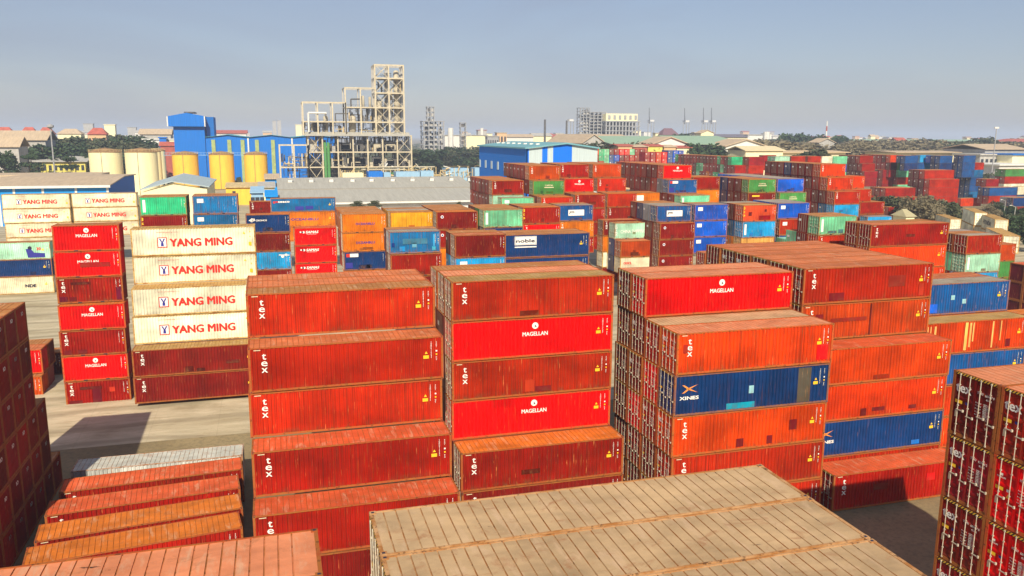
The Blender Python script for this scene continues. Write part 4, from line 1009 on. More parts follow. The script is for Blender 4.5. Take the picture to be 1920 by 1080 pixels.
# blue works building with head house
Yb = 478.; X = lambda px: px2x(px, Yb); Zb = lambda py, px=400: zof(py, Yb, px)
T = thing('blue_works_tower', 'tall blue clad tower with wider gabled head house', 'tower', (X(350), Yb, GND))
b = MB(); b.box(X(326), X(384), Yb, Yb+22, GND, Zb(237)); b.build('wall', [BLUEW], T)
b = MB(); b.prism([(X(317), Zb(237.5)), (X(386), Zb(237.5)), (X(386), Zb(218)), (X(353), Zb(212.2)), (X(317), Zb(219))], 'y', Yb-2.5, Yb+26); b.build('head_house', [BLUEW], T)
b = MB(); b.box(X(386)-.25, X(386)+.35, Yb-2.7, Yb-2.52, Zb(237.5), Zb(218)); b.build('corner_trim', [WHITEW], T)
b = MB(); b.box(X(317)-.35, X(317)+.25, Yb-2.7, Yb-2.52, Zb(237.5), Zb(219)); b.build('corner_trim', [WHITEW], T)
b = MB(); b.box(X(347), X(366), Yb+2, Yb+20, Zb(212), Zb(209.8)); b.build('roof_monitor', [DSTEEL], T)
b = MB(); b.box(X(386)+.1, X(401), Yb+5, Yb+24, GND, Zb(219)); b.build('side_bay', [BLUED], T)
for (pa, pb, label) in ((384.5, 465, 'first gabled bay of the blue works hall beside the tower'), (465, 547.5, 'second gabled bay of the blue works hall'), (547.5, 629, 'third gabled bay of the blue works hall behind the steel frame')):
    T = thing('works_hall', label, 'hall', (X(pa), Yb+1, GND), 'gabled bays of the blue works')
    pm = (pa+pb)/2+2
    b = MB(); b.prism([(X(pa)+.1, GND), (X(pb)-.1, GND), (X(pb)-.1, Zb(257.5)), (X(pm), Zb(252.8)), (X(pa)+.1, Zb(257.5))], 'y', Yb+1, Yb+60); b.build('wall', [BLUEW], T)
    b = MB(); b.prism([(X(pa)-.2, Zb(257.4)), (X(pm), Zb(252.7)), (X(pb)+.2, Zb(257.4)), (X(pb)+.2, Zb(256.8)), (X(pm), Zb(251.9)), (X(pa)-.2, Zb(256.8))], 'y', Yb, Yb+61); b.build('roof', [CR('blue_green_roof', (.08, .32, .42))], T)
    for vx in {384.5: (399, 429, 454), 465: (481, 511), 547.5: ()}[pa]:
        b = MB(); b.box(X(vx)-1., X(vx)+1., Yb+.2, Yb+.95, GND, Zb(262)); b.build('column', [CR('mossy_column', (.35, .42, .16), (1, 1, 1), .2, .4)], T)
    b = MB(); b.box(X(pb)-.5, X(pb)+.3, Yb+.3, Yb+.9, GND, Zb(259)); b.build('downpipe', [WHITEW], T)

# steel frame refinery structure
Yp = 432.; X = lambda px: px2x(px, Yp); Zp = lambda py: zof(py, Yp, 660)
T = thing('refinery_structure', 'towering open steel frame refinery with vessels, pipes and cross bracing', 'refinery', (X(670), Yp, GND))
def frame_block(cols, levels, depth, nd, braces=(), r=.34, m=0, name='steel_frame', back=True):
    xs = [X(c) for c in cols]; zs = [GND if l == 'g' else Zp(l) for l in levels]
    for d in range(nd):
        yy = Yp+depth*d/(nd-1)
        b = MB()
        for x_ in xs: b.box(x_-r, x_+r, yy-r, yy+r, zs[-1], zs[0])
        for z_ in zs[:-1]: b.box(xs[0]-r, xs[-1]+r, yy-r*.8, yy+r*.8, z_-r*1.1, z_+r*.7)
        for (ci, li) in braces:
            b.beam((xs[ci], yy, zs[li]), (xs[ci+1], yy, zs[li+1]), .16); b.beam((xs[ci+1], yy, zs[li]), (xs[ci], yy, zs[li+1]), .16)
        b.build(name, [STEEL if d == 0 else CONC], T)
    b = MB()
    for x_ in xs:
        for z_ in zs[:-1]: b.box(x_-r*.7, x_+r*.7, Yp, Yp+depth, z_-r, z_+r*.5)
    b.build('cross_beam', [CONC], T)
    for z_ in zs[1:-1]:
        b = MB(); b.box(xs[0], xs[-1], Yp+.6, Yp+depth-.6, z_-.12, z_+.1); b.build('floor_slab', [CONC], T)
        b = MB()
        for yy in (Yp+.1,):
            b.beam((xs[0], yy, z_+1.2), (xs[-1], yy, z_+1.2), .07)
            n = int((xs[-1]-xs[0])/1.6)
            for i in range(n+1): xx = xs[0]+(xs[-1]-xs[0])*i/n; b.beam((xx, yy, z_), (xx, yy, z_+1.2), .05)
        b.build('railing', [DSTEEL], T)
frame_block([577, 604, 633, 661.5, 689, 717, 744.5, 771], [254, 285, 313, 'g'], 17, 3, [(0, 0), (0, 1), (0, 2), (6, 0), (6, 1)])
frame_block([569.5, 597, 625, 650], [192.5, 228.5, 254], 14, 2, [])
frame_block([649.5, 678, 706], [164.5, 201, 228.5, 254], 14, 2, [])
frame_block([705.5, 731, 758.5], [120, 145, 173, 201, 228.5, 254], 12, 3, [(0, 0), (0, 1), (0, 2), (0, 3), (0, 4), (1, 1), (1, 2), (1, 3), (1, 4)], .38)
frame_block([523, 550, 577], [272, 313, 'g'], 14, 2, [])
b = MB(); b.prism([(Yp-2.5, Zp(255)), (Yp+18, Zp(252)), (Yp+18, Zp(249)), (Yp+2, Zp(247.6))], 'x', X(571), X(768)); b.build('roof_slab', [GREYROOF], T)
for (cx, pz0, pz1, r, d) in ((613, 248, 217, 2.2, 6), (663.5, 248, 215, 3.4, 6), (684, 201, 178, 1.4, 4), (697, 201, 180, 1.3, 4), (713, 248, 185, 3.6, 6), (748, 254, 128, 2.6, 6), (748, 232, 222, 3.2, 6), (681, 280, 268, 2.4, 5), (708.5, 279, 271, 2.3, 4), (735, 280, 272, 2.0, 4), (674, 310, 297, 2.6, 5), (723, 310, 296, 2.3, 5), (762, 311, 292, 2.2, 5), (592, 248, 232, 1.2, 8), (640, 248, 235, 1.6, 8), (633, 310, 300, 1.6, 6), (605, 311, 303, 1.3, 6), (752, 284, 270, 1.5, 9), (690, 228, 214, 1.1, 6), (668, 228, 218, 1.0, 9), (722, 254, 236, 1.6, 10), (540, 311, 303, 1.2, 6), (652, 284, 274, 1.1, 9)):
    r *= .55; b = MB(); z0, z1 = Zp(pz0), Zp(pz1); b.lathe((X(cx), Yp+d), [(r*.6, z0), (r, z0+r*.3), (r, z1-r*.5), (r*.55, z1-.1), (.1, z1)], 16); b.build('vessel', [VESSEL], T, smooth=True)
rp = random.Random(5)
def pipe(pts, r, m):
    b = MB()
    for p_, q_ in zip(pts[:-1], pts[1:]): b.beam(p_, q_, r, 8)
    b.build('pipe', [m], T)
for px_ in (608.5, 614.5): pipe([(X(px_), Yp-1.2, GND), (X(px_), Yp-1.2, Zp(267))], .75, GPIPE)
pipe([(X(579.5), Yp-.8, Zp(248)), (X(579.5), Yp-.8, Zp(212.5)), (X(612), Yp-.8, Zp(212.5)), (X(613), Yp+5, Zp(217))], .5, WHITEW)
pipe([(X(661), Yp+3, Zp(201)), (X(661), Yp+3, Zp(185.5)), (X(680), Yp+3, Zp(185))], .4, DSTEEL)
pipe([(X(631), Yp+3, Zp(230)), (X(631), Yp+3, Zp(213)), (X(655), Yp+3, Zp(213))], .3, DSTEEL)
pipe([(X(724), Yp+1, Zp(284)), (X(724), Yp+1, Zp(272)), (X(741), Yp+1, Zp(272)), (X(741), Yp+1, Zp(282))], .4, VESSEL)
for i in range(70):                                          # runs of process pipework inside the frame
    (xa, xb, zlo, zhi) = rp.choice([(579, 769, 312, 256), (579, 769, 284, 256), (579, 769, 335, 287), (571, 648, 253, 229), (651, 704, 253, 202), (707, 757, 253, 130), (525, 576, 312, 288), (579, 660, 335, 287)])
    a = rp.uniform(xa, xb); bx = min(xb, max(xa, a+rp.uniform(-26, 26))); z0 = Zp(rp.uniform(zhi, zlo)); z1 = Zp(rp.uniform(zhi, zlo)); yy = Yp+rp.uniform(1.5, 13)
    pipe([(X(a), yy, z0), (X(a), yy, z1), (X(bx), yy, z1), (X(bx), yy+1, z1-rp.uniform(1, 4))], rp.choice([.14, .2, .3]), rp.choice([DSTEEL, DSTEEL, DSTEEL, VESSEL, TANP, DSTEEL]))
for i in range(52):
    px_ = rp.uniform(580, 766); zl = rp.choice([284.5, 312.5, 312.5]); w_ = rp.uniform(1., 2.6)
    b = MB(); b.box(X(px_)-w_, X(px_)+w_, Yp+3, Yp+8, Zp(zl), Zp(zl)+rp.uniform(1.5, 6.)); b.build('equipment_skid', [rp.choice([DSTEEL, VESSEL, CONC, DSTEEL])], T)
b = MB()
for i in range(620):                                         # the smaller process lines, past counting
    (xa, xb, zlo, zhi) = rp.choice([(579, 769, 312, 256), (579, 769, 284, 256), (579, 769, 284, 256), (579, 660, 335, 287), (579, 769, 312, 287), (571, 648, 253, 229), (651, 704, 253, 202), (707, 757, 253, 150), (525, 576, 335, 288)])
    a = rp.uniform(xa, xb); z0 = Zp(rp.uniform(zhi, zlo)); z1 = min(Zp(zhi), z0+rp.uniform(2, 8)); yy = Yp+rp.uniform(2, 15)
    if rp.random() < .3: b.beam((X(a), yy, z0), (min(X(xb), X(a)+rp.uniform(2, 8)), yy, z0), rp.choice([.1, .16, .22]), 4, rp.choice([0, 0, 0, 1, 2]))
    else: b.beam((X(a), yy, z0), (X(a), yy, z1), rp.choice([.12, .18, .3, .5]), 4, rp.choice([0, 0, 0, 0, 1, 2]))
tag(b.build('pipework', [DSTEEL, VESSEL, TANP], T), kind='stuff')
for i in range(3):                                           # switch rooms under the frame
    b = MB(); b.box(X(580+27*i), X(603+27*i), Yp+6, Yp+12, GND, Zp(316)); b.build('equipment_room', [DSTEEL], T)

# pipe rack and blue water tanks in front of the refinery
Yq = 395.; X2 = lambda px: px2x(px, Yq); Zq = lambda py: zof(py, Yq, 760)
T = thing('pipe_rack', 'rusty tan pipe rack running along behind the grey warehouse', 'pipe rack', (X2(760), Yq, GND))
for i in range(30):
    xx = X2(636+i*8.6); b = MB(); b.box(xx-.15, xx+.15, Yq-.15, Yq+.15, GND, Zq(rp.uniform(312, 322))); b.box(xx-.12, xx+.12, Yq, Yq+5, Zq(325), Zq(325)+.3); b.build('post', [TANP], T)
for k in range(9):
    z_ = Zq(rp.uniform(313, 334)); x_0 = rp.uniform(636, 760); b = MB(); b.beam((X2(x_0), Yq+rp.uniform(0, 5), z_), (X2(x_0+rp.uniform(60, 130)), Yq+rp.uniform(0, 5), z_), rp.uniform(.15, .4), 8); b.build('pipe', [rp.choice([TANP, TANP, VESSEL, GPIPE])], T)
for k in range(60):
    a = rp.uniform(636, 885); b = MB(); z_ = Zq(rp.uniform(312, 334)); yy = Yq+rp.uniform(0, 6); b.beam((X2(a), yy, z_), (X2(a)+rp.uniform(-4, 4), yy, z_+rp.uniform(-3, 3)), rp.uniform(.12, .35), 6); b.build('pipe', [rp.choice([TANP, TANP, VESSEL, WHITEW])], T)
for i, (pa, pb, pt, Yt, m) in enumerate(((689, 716, 322, 385, BLUEW), (718, 731, 324, 385, PIPEM), (741, 786, 322.5, 388, PIPEM), (788, 812, 321, 388, PIPEM), (835, 879, 316, 400, PIPEM), (890, 901, 315, 400, PIPEM), (640, 679, 325, 386, CREAM))):
    T = thing('process_tank', ['deep blue', 'small pale blue', 'long pale blue', 'stubby pale blue', 'tall pale blue', 'pale blue', 'cream'][i]+' ribbed tank behind the grey warehouse, '+['by the frame', 'beside the deep blue one', 'middle of the group', 'right of the long one', 'second from the blue shed', 'touching the blue shed', 'at the frame foot'][i], 'tank', (px2x((pa+pb)/2, Yt), Yt, GND), 'process tanks behind the grey warehouse')
    xa, xb = px2x(pa, Yt), px2x(pb, Yt); z_ = zof(pt, Yt, pa); b = MB(); b.box(xa, xb, Yt, Yt+9, GND, z_); b.build('shell', [m], T)
    b = MB()
    for k in range(6): xx = xa+(xb-xa)*(k+.5)/6; b.box(xx-.12, xx+.12, Yt-.12, Yt-.01, GND, z_+.4)
    b.build('stiffener', [m], T)
    b = MB(); b.beam((xa, Yt, z_+1.1), (xb, Yt, z_+1.1), .06); b.beam((xa, Yt, z_), (xa, Yt, z_+1.1), .06); b.beam((xb, Yt, z_), (xb, Yt, z_+1.1), .06); b.build('railing', [TANP], T)
# low works sheds left of the grey warehouse
for (pa, pb, pt, Yt, m, m2, lab) in ((416, 515, 352, 330, YELT, TANP, 'low yellow works building left of the grey warehouse'), (491, 521, 336, 300, BLUEL2, BROWNR, 'small blue lean-to with a rusty roof'), (463, 490, 362, 262, PIPEM, PIPEM, 'pale blue canopy beside the yard wall'), (490, 516, 369, 255, BLUEL2, BLUEL2, 'little blue booth at the end of the grey warehouse'), (478, 512, 352, 285, CREAM, CONC, 'cream machine hut with rusty tanks')):
    T = thing('works_shed', lab, 'shed', (px2x(pa, Yt), Yt, GND)); xa, xb = px2x(pa, Yt), px2x(pb, Yt); z_ = zof(pt, Yt, pa)
    b = MB(); b.box(xa+.3, xb-.3, Yt, Yt+8, GND, z_); b.build('wall', [m], T)
    b = MB(); b.prism([(Yt-.8, z_), (Yt+9, z_+1.2), (Yt+9, z_+1.5), (Yt-.8, z_+.3)], 'x', xa, xb); b.build('roof', [m2], T)
    for k in range(3):
        xx = xa+(xb-xa)*(k+.5)/3; b = MB(); b.box(xx-.6, xx+.6, Yt-.1, Yt-.01, z_-2.6, z_-1.3); b.build('window', [DWIN], T)

# big blue and white shed in the middle
Ys0, Ys1 = 215., 268.; xs0 = px2x(987.5, Ys0); xs1 = px2x(1121, Ys0); ze = zof(278.5, Ys0, 990); zr_ = zof(270, Ys0, 1062); xm = px2x(1062, Ys0)
T = thing('blue_shed', 'big shed with blue side wall and blue and white striped gable', 'shed', (xs0, Ys0, GND))
b = MB(); b.box(xs0, xs0+.3, Ys0, Ys1, GND, ze); b.build('side_wall', [BLUEW], T)
stp = [(987.5, 992, 1), (992, 1017, 0), (1017, 1027, 1), (1027, 1037.5, 0), (1037.5, 1073, 1), (1073, 1121, 0)]
b = MB()
def roofz(x_): return ze+(zr_-ze)*(1-abs(x_-xm)/((xm-xs0) if x_ < xm else (xs1-xm)))
for pa, pb, c_ in stp:
    pts = [px2x(pa, Ys0), px2x(pb, Ys0)]; xs_ = [pts[0]]+([xm] if pts[0] < xm < pts[1] else [])+[pts[1]]
    lo = [(x_, Ys0, GND) for x_ in xs_]; hi = [(x_, Ys0, roofz(x_)-.1) for x_ in reversed(xs_)]
    b.poly(lo+hi, c_)
b.build('gable_wall', [PALEW, CR('vivid_blue_cladding', (.0, .15, .70), (6, 6, .2), .1)], T)
b = MB(); b.prism([(xs0-.6, ze-.1), (xm, zr_), (xs1+.4, ze-.1), (xs1+.4, ze+.3), (xm, zr_+.4), (xs0-.6, ze+.3)], 'y', Ys0-.8, Ys1+1); b.build('roof', [TEALR], T)
for k in range(7):
    yy = Ys0+7+k*7.5; b = MB(); b.box(xs0-.15, xs0-.02, yy-1., yy+.6, GND+16.2, GND+18.6); b.build('window', [PALEW], T)
for k in range(8): 
    yy = Ys1-4-k*6; b = MB(); b.box(xs0+5, xs0+6., yy, yy+1., ze+.5, ze+1.3); b.build('ventilator', [WHITEW], T)

# distant grey concrete process blocks
def block(px0, px1, pyt, Y, nf, nc, label, m=GSTEEL, open_=True, extra=None, base=270, fill=CONC):
    xa, xb = px2x(px0, Y), px2x(px1, Y); zt_ = zof(pyt, Y, px0); dp = (xb-xa)*.8
    T = thing('process_tower', label, 'tower', ((xa+xb)/2, Y, GND), 'distant process towers')
    r = (xb-xa)*.013+.25
    for i in range(nc+1):
        x_ = xa+(xb-xa)*i/nc
        for yy in (Y, Y+dp): b = MB(); b.box(x_-r, x_+r, yy-r, yy+r, GND, zt_); b.build('column', [m], T)
    for j in range(nf+1):
        z_ = GND+(zt_-GND)*j/nf
        if j: b = MB(); b.box(xa-r*2, xb+r*2, Y-r*1.5, Y+dp+r, z_-r*.9, z_+r*.4); b.build('floor_slab', [m], T)
    b = MB(); rq = random.Random(int(px0))
    for j in range(nf):
        for i in range(nc):
            if rq.random() < .92:
                x_ = xa+(xb-xa)*(i+rq.uniform(.05, .3))/nc; z_ = GND+(zt_-GND)*j/nf; b.box(x_, x_+(xb-xa)/nc*rq.uniform(.45, .75), Y+dp*.15, Y+dp*.7, z_+.2, z_+(zt_-GND)/nf*rq.uniform(.4, .85), rq.randint(0, 1))
    b.build('machinery', [fill, DSTEEL], T)
    return T
block(795, 832, 227, 760, 9, 4, 'grey open framed tower block right of the refinery')
T = block(802, 814.5, 200, 765, 12, 2, 'slim hoist tower rising from the grey block')
block(864, 873.5, 230, 720, 10, 1, 'thin stepped tower between white silos')
block(1087, 1105, 202, 900, 16, 3, 'tall lattice tower left of the long process block')
block(1105, 1135, 210, 905, 15, 4, 'grey framed block next to the lattice tower')
T = block(1136, 1197, 227, 895, 8, 10, 'long process block with cream top storeys')
xa, xb = px2x(1136, 895), px2x(1195, 895)
b = MB(); b.box(xa, xb, 896, 930, zof(226.5, 895, 1160), zof(213, 895, 1160)); b.build('upper_storey', [CREAMW], T)
for k in range(6): x_ = xa+(xb-xa)*(k+.4)/6; b = MB(); b.box(x_, x_+3, 895.5, 895.95, zof(224, 895, 1160), zof(216, 895, 1160)); b.build('window', [GSTEEL], T)

def simple_building(px0, px1, pyt, pyb_, Y, wall, roof, label, name='building', cat='building', kind='flat', win=0, group=None, depth=None, ridge=3.):
    xa, xb = px2x(px0, Y), px2x(px1, Y); zt_ = zof(pyt, Y, px0); depth = depth or min(60, (xb-xa)*.8)
    T = thing(name, label, cat, ((xa+xb)/2, Y, GND), group)
    b = MB(); b.box(xa, xb, Y, Y+depth, GND, zt_); b.build('wall', [wall], T)
    b = MB(); e = (xb-xa)*.03+.4
    if kind == 'flat': b.box(xa-e, xb+e, Y-e, Y+depth+e, zt_+.01, zt_+.7)
    elif kind == 'hip':
        m_ = [(xa+(xb-xa)*.25, Y+depth/2, zt_+ridge), (xb-(xb-xa)*.25, Y+depth/2, zt_+ridge)]
        c_ = [(xa-e, Y-e, zt_), (xb+e, Y-e, zt_), (xb+e, Y+depth+e, zt_), (xa-e, Y+depth+e, zt_)]
        b.poly([c_[0], c_[1], m_[1], m_[0]]); b.poly([c_[1], c_[2], m_[1]]); b.poly([c_[2], c_[3], m_[0], m_[1]]); b.poly([c_[3], c_[0], m_[0]])
    elif kind == 'gable': b.prism([(xa-e, zt_), ((xa+xb)/2, zt_+ridge), (xb+e, zt_), (xb+e, zt_+.4), ((xa+xb)/2, zt_+ridge+.5), (xa-e, zt_+.4)], 'y', Y-e, Y+depth+e)
    else: b.prism([(Y-e, zt_), (Y+depth/2, zt_+ridge), (Y+depth+e, zt_), (Y+depth+e, zt_+.3), (Y+depth/2, zt_+ridge+.4), (Y-e, zt_+.3)], 'x', xa-e, xb+e)
    b.build('roof', [roof], T)
    if kind == 'gable': b = MB(); b.poly([(xa, Y-.01, zt_), (xb, Y-.01, zt_), ((xa+xb)/2, Y-.01, zt_+ridge)]); b.build('gable_wall', [wall], T)
    if win:
        nf, nw = win
        for j in range(nf):
            for i in range(nw):
                x_ = xa+(xb-xa)*(i+.5)/nw; hh = (zt_-pyb_)/nf; z_ = zt_-hh*(j+.5); w_ = (xb-xa)/nw*.27
                b = MB(); b.box(x_-w_, x_+w_, Y-.12, Y-.01, z_-hh*.22, z_+hh*.22); b.build('window', [DWIN], T)
    return T
SBs = [
 # px0 px1 top  bottomz Y wall roof label kind win
 (445/1., 446, 0, 0, 0)] and []
simple_building(834, 863, 254, 3, 800, WHITEW, CONC, 'white silo shed behind the grey towers, left part')
simple_building(872, 884, 254.5, 3, 790, CREAMW, CONC, 'white silo shed right of the thin stepped tower')
simple_building(884, 914, 254, 3, 820, CREAMW, CONC, 'cream factory wall behind the blue shed roof')
simple_building(914, 935, 256, 3, 760, GSTEEL, CONC, 'grey open factory bay left of the blue shed roof', win=(2, 5))
simple_building(932, 950, 249, 3, 850, PINKW, CONC, 'small salmon factory tower by the far works', win=(2, 3))
simple_building(950, 1000, 257, 3, 900, WHITEW, BROWNR, 'long white factory with brown roof beyond the blue shed', kind='ridge')
simple_building(1000, 1034, 255, 3, 920, CREAMW, CONC, 'cream block left of the twin chimneys', kind='ridge')
simple_building(1036, 1085, 257, 3, 950, CREAMW, REDR, 'cream hall with faded red roof between the chimneys', kind='ridge')
simple_building(1092, 1135, 270, 3, 430, CONC, BROWNR, 'grey gabled shed in front of the lattice tower', kind='gable', ridge=5, depth=60)
simple_building(1118, 1200, 269, 3, 455, CONC, BROWNR, 'wide brown roofed shed left of the green roofs', kind='ridge', ridge=5, depth=60)
simple_building(1150, 1262, 271, 3, 420, DSTEEL, GREENR, 'first pale green roofed hall beyond the containers', kind='ridge', ridge=4.2, depth=70, name='green_roofed_hall', cat='hall')
simple_building(1292, 1400, 271, 3, 410, DSTEEL, GREENR, 'second pale green roofed hall, farther along', kind='ridge', ridge=4.4, depth=70, name='green_roofed_hall', cat='hall')
simple_building(1222, 1292, 272, 3, 400, WHITEW, BROWNR, 'white gabled hall between the green roofs', kind='gable', ridge=4, win=0)
simple_building(1362, 1436, 275, 3, 395, WHITEW, BROWNR, 'white gabled hall with small dark windows', kind='gable', ridge=3.6, win=(2, 7))
for k_, (pa_, pb_, pt_, w_, lab_) in enumerate([(1160, 1186, 274.5, PINKW, 'small salmon hut in the row below the green roofs'), (1188, 1214, 275.5, REDR, 'low red hut in the row below the green roofs'), (1216, 1243, 274.5, YELW, 'low yellow hut in the row below the green roofs'), (1246, 1268, 276, PINKW, 'long salmon hut at the end of the hut row'), (1270, 1300, 277.5, CREAMW, 'cream hut before the white gable')]):
    simple_building(pa_, pb_, pt_, 3, 388, w_, [REDR, BROWNR][k_ % 2], lab_, kind='ridge', ridge=.8, depth=12)
simple_building(1229, 1243, 250, 3, 800, CREAMW, CONC, 'small cream block beside the purple-roofed house', win=(2, 3))
simple_building(1243, 1272, 253, 3, 790, CREAMW, CR('purple_brown_roof', (.17, .09, .11)), 'big house with steep purple brown hipped roof', kind='hip', ridge=7, win=(2, 8))
simple_building(1302, 1314, 249, 3, 640, CONC, CONC, 'narrow grey annex of the concrete gabled tower', win=(1, 2))
simple_building(1314, 1338, 250, 3, 630, CREAMW, BROWNR, 'beige gabled tower block with few windows', kind='gable', ridge=2.5, win=(1, 3))
simple_building(1340, 1402, 257, 3, 850, CREAMW, CR('grey_violet_roof', (.16, .14, .17)), 'long house with grey violet roof', kind='ridge', ridge=3, win=(1, 12))
simple_building(1402, 1430, 253, 3, 900, WHITEW, CONC, 'pale block right of the long violet roof')
simple_building(1434, 1447, 251, 3, 900, WHITEW, CONC, 'small white domed plant building', win=(1, 2))
simple_building(1312, 1460, 287.5, 3, 400, CREAMW, BROWNR, 'long low tan roofed shed behind the emerald containers', kind='ridge', ridge=.7, depth=30)
simple_building(1440, 1588, 286.5, 3, 405, CREAMW, CR('tan_roof', (.58, .42, .24)), 'low sandy roofed shed behind the white container', kind='ridge', ridge=.7, depth=30)
simple_building(1400, 1470, 283, 3, 375, CREAMW, CR('sand_roof', (.66, .54, .32)), 'pale sandy shed at the edge of the scrub', kind='ridge', ridge=2)
simple_building(1480, 1920, 264, 3, 760, WHITEW, GREENR, 'very long low green roofed hall beyond the scrub', kind='ridge', ridge=1.5, depth=30, name='green_roofed_hall', cat='hall')
simple_building(1536, 1566, 268, 3, 520, CONC, BROWNR, 'brown gable roof among the scrub', kind='gable', ridge=3)
simple_building(1684, 1842, 286.5, 3, 390, CREAMW, BROWNR, 'long tan roofed shed behind the far blue containers', kind='ridge', ridge=.6, depth=26)
simple_building(1682, 1700, 264.5, 3, 700, CREAMW, REDR, 'small cream building in the scrub', kind='ridge')
simple_building(1758, 1800, 272, 3, 560, CREAMW, BROWNR, 'plain cream shed among the scrub', kind='ridge', ridge=1)
simple_building(1842, 1902, 291, 3, 360, CONC, CONC, 'grey concrete works block with a dark loading bay', win=(2, 7))
simple_building(1850, 1925, 280.5, 3, 372, GSTEEL, BROWNR, 'large tan roofed open hall at right', kind='ridge', ridge=2.6, depth=30)
simple_building(1903, 1960, 291, 3, 350, CREAMW, BLUED, 'beige hall with a blue fascia', win=(1, 6))
simple_building(1846, 1884, 316, 3, 352, PINKW, CONC, 'salmon boundary building below the grey works')
simple_building(1880, 1960, 310.5, 3, 335, WHITEW, WHITEW, 'white flat roofed strip building above the green container')
simple_building(1900, 1960, 266, 3, 640, CONC, REDR, 'far house with a faded red roof', kind='hip')
simple_building(1713, 1729, 406, 1, 167, CREAMW, CR('thatch_roof', (.40, .35, .20)), 'small gatehouse with a straw coloured hipped roof', kind='hip', ridge=1.7, depth=4.5, name='gatehouse')
# left distance
for i, (pa, pb, pt, Y, w_, r_, lab, kd, rd, wn) in enumerate([
 (-10, 24, 252, 640, PINKW, REDR, 'red roofed terrace house at the far left', 'hip', 5, (1, 5)), (38, 68, 252, 640, CREAMW, REDR, 'second red roofed terrace house', 'hip', 5, (1, 5)), (72, 100, 252, 660, CREAMW, REDR, 'third red roofed terrace house by the mast', 'hip', 5, (1, 4)),
 (108, 152, 251, 720, CREAMW, BROWNR, 'brown roofed houses right of the mast', 'hip', 4, (1, 6)), (165, 199, 252, 560, PINKW, REDR, 'salmon apartment block with red roof', 'hip', 4, (3, 5)),
 (197, 217, 234, 1100, CREAMW, CREAMW, 'tall beige tower block far behind the salmon apartments', 'flat', 3, 0), (158, 176, 232, 1900, CONC, CONC, 'faint pale tower left of the beige one', 'flat', 3, 0),
 (240, 256, 239, 1700, CONC, CONC, 'faint white block on the skyline', 'flat', 3, 0), (-30, 84, 263, 470, CONC, BROWNR, 'big brown roofed warehouse beyond the trees', 'ridge', 4.5, 0), (-60, 32, 276, 400, CONC, BROWNR, 'near edge brown roofed hall at far left', 'ridge', 4, 0),
 (262, 320, 252, 700, CONC, BROWNR, 'long brown roofed hall behind the white office', 'ridge', 4, 0), (265, 300, 262, 560, WHITEW, WHITEW, 'white two storey office left of the blue tower', 'flat', 2, (2, 9)),
 (298, 311, 259, 555, BLUEW, BLUEW, 'blue entrance block of the white office', 'flat', 2, 0), (311, 326, 262, 560, CREAMW, WHITEW, 'cream wing of the white office', 'flat', 2, (1, 4)), (299, 328, 274, 500, REDR, REDR, 'dark red shed beside the blue tower', 'ridge', 2, 0),
 (10, 155, 304, 440, YELW, CONC, 'yellow company houses behind the spreading tree', 'ridge', 2, (2, 14)), (404, 462, 250, 900, WHITEW, REDR, 'long red roofed hall above the blue works', 'ridge', 3, 0),
 (512, 519, 227, 2300, CONC, CONC, 'thin hazy skyscraper left of its twin', 'flat', 3, 0), (521, 528, 226, 2300, CONC, CONC, 'thin hazy skyscraper right of its twin', 'flat', 3, 0), (555, 569, 234, 1500, CREAMW, CREAMW, 'pale block just left of the refinery frame', 'flat', 2, 0)]):
    simple_building(pa, pb, pt, 3, Y, w_, r_, lab, kind=kd, ridge=rd, win=wn)
# skyline: small pale buildings that nothing tells apart
rs = random.Random(3)
for i in range(120):
    px_ = rs.uniform(-10, 1930); Y = rs.uniform(1100, 2600); wd = rs.uniform(5, 17)
    if 560 < px_ < 765: continue
    tp = 256-(27/Y*1536)*0+rs.uniform(-9, 1) if px_ < 1450 else 256+rs.uniform(-1, 5)
    simple_building(px_, px_+wd, tp+rs.choice([0, 0, -3 if px_ < 1300 else 0]), 3, Y, rs.choice([CREAMW, CONC, WHITEW, PINKW]), rs.choice([REDR, BROWNR, CONC, CONC]), 'small pale city building on the hazy skyline', kind=rs.choice(['flat', 'flat', 'ridge']), ridge=3, group='small buildings along the skyline')

# chimneys, masts, cranes
def mast(px, py, Y, r, m, label, name='chimney', cat='chimney', bands=None, r2=None):
    x_ = px2x(px, Y); zt_ = zof(py, Y, px); T = thing(name, label, cat, (x_, Y, GND)); n = 9
    for i in range(n if bands else 1):
        b = MB(); z0 = GND+(zt_-GND)*i/(n if bands else 1); z1 = GND+(zt_-GND)*(i+1)/(n if bands else 1)
        ra = r+((r2 or r)-r)*(z0-GND)/(zt_-GND); rb = r+((r2 or r)-r)*(z1-GND)/(zt_-GND)
        b.beam((x_, Y, z0), (x_, Y, z1), ra, 8, 0, rb); b.build('shaft' if not bands else 'mast_section', [m if not bands or i % 2 else WHITEW], T)
    return T, x_, zt_
mast(1021.5, 224, 800, 1.3, DSTEEL, 'dark chimney, left one of two beyond the blue shed', r2=1.)
mast(1062, 226, 820, 1.2, DSTEEL, 'dark chimney beside the white gantry head', r2=.9)
mast(1504.5, 248, 700, 1.0, DSTEEL, 'short dark chimney on the scrubby skyline')
mast(1549, 227, 650, 1.5, REDR, 'tapering red and white lattice mast', 'radio_mast', 'mast', bands=True, r2=.5)
mast(845, 240, 780, 2.6, WHITEW, 'slim white silo before the cream sheds', 'silo', 'silo')
mast(903.5, 240, 900, 1.8, WHITEW, 'slim white chimney above the far works', 'chimney', 'chimney')
mast(1437, 247, 880, 4.0, WHITEW, 'small white dome shaped silo', 'silo', 'silo')
T, x_, zt_ = mast(1867, 240, 330, .35, GSTEEL, 'floodlight mast above the trees at right', 'floodlight_mast', 'mast', r2=.22)
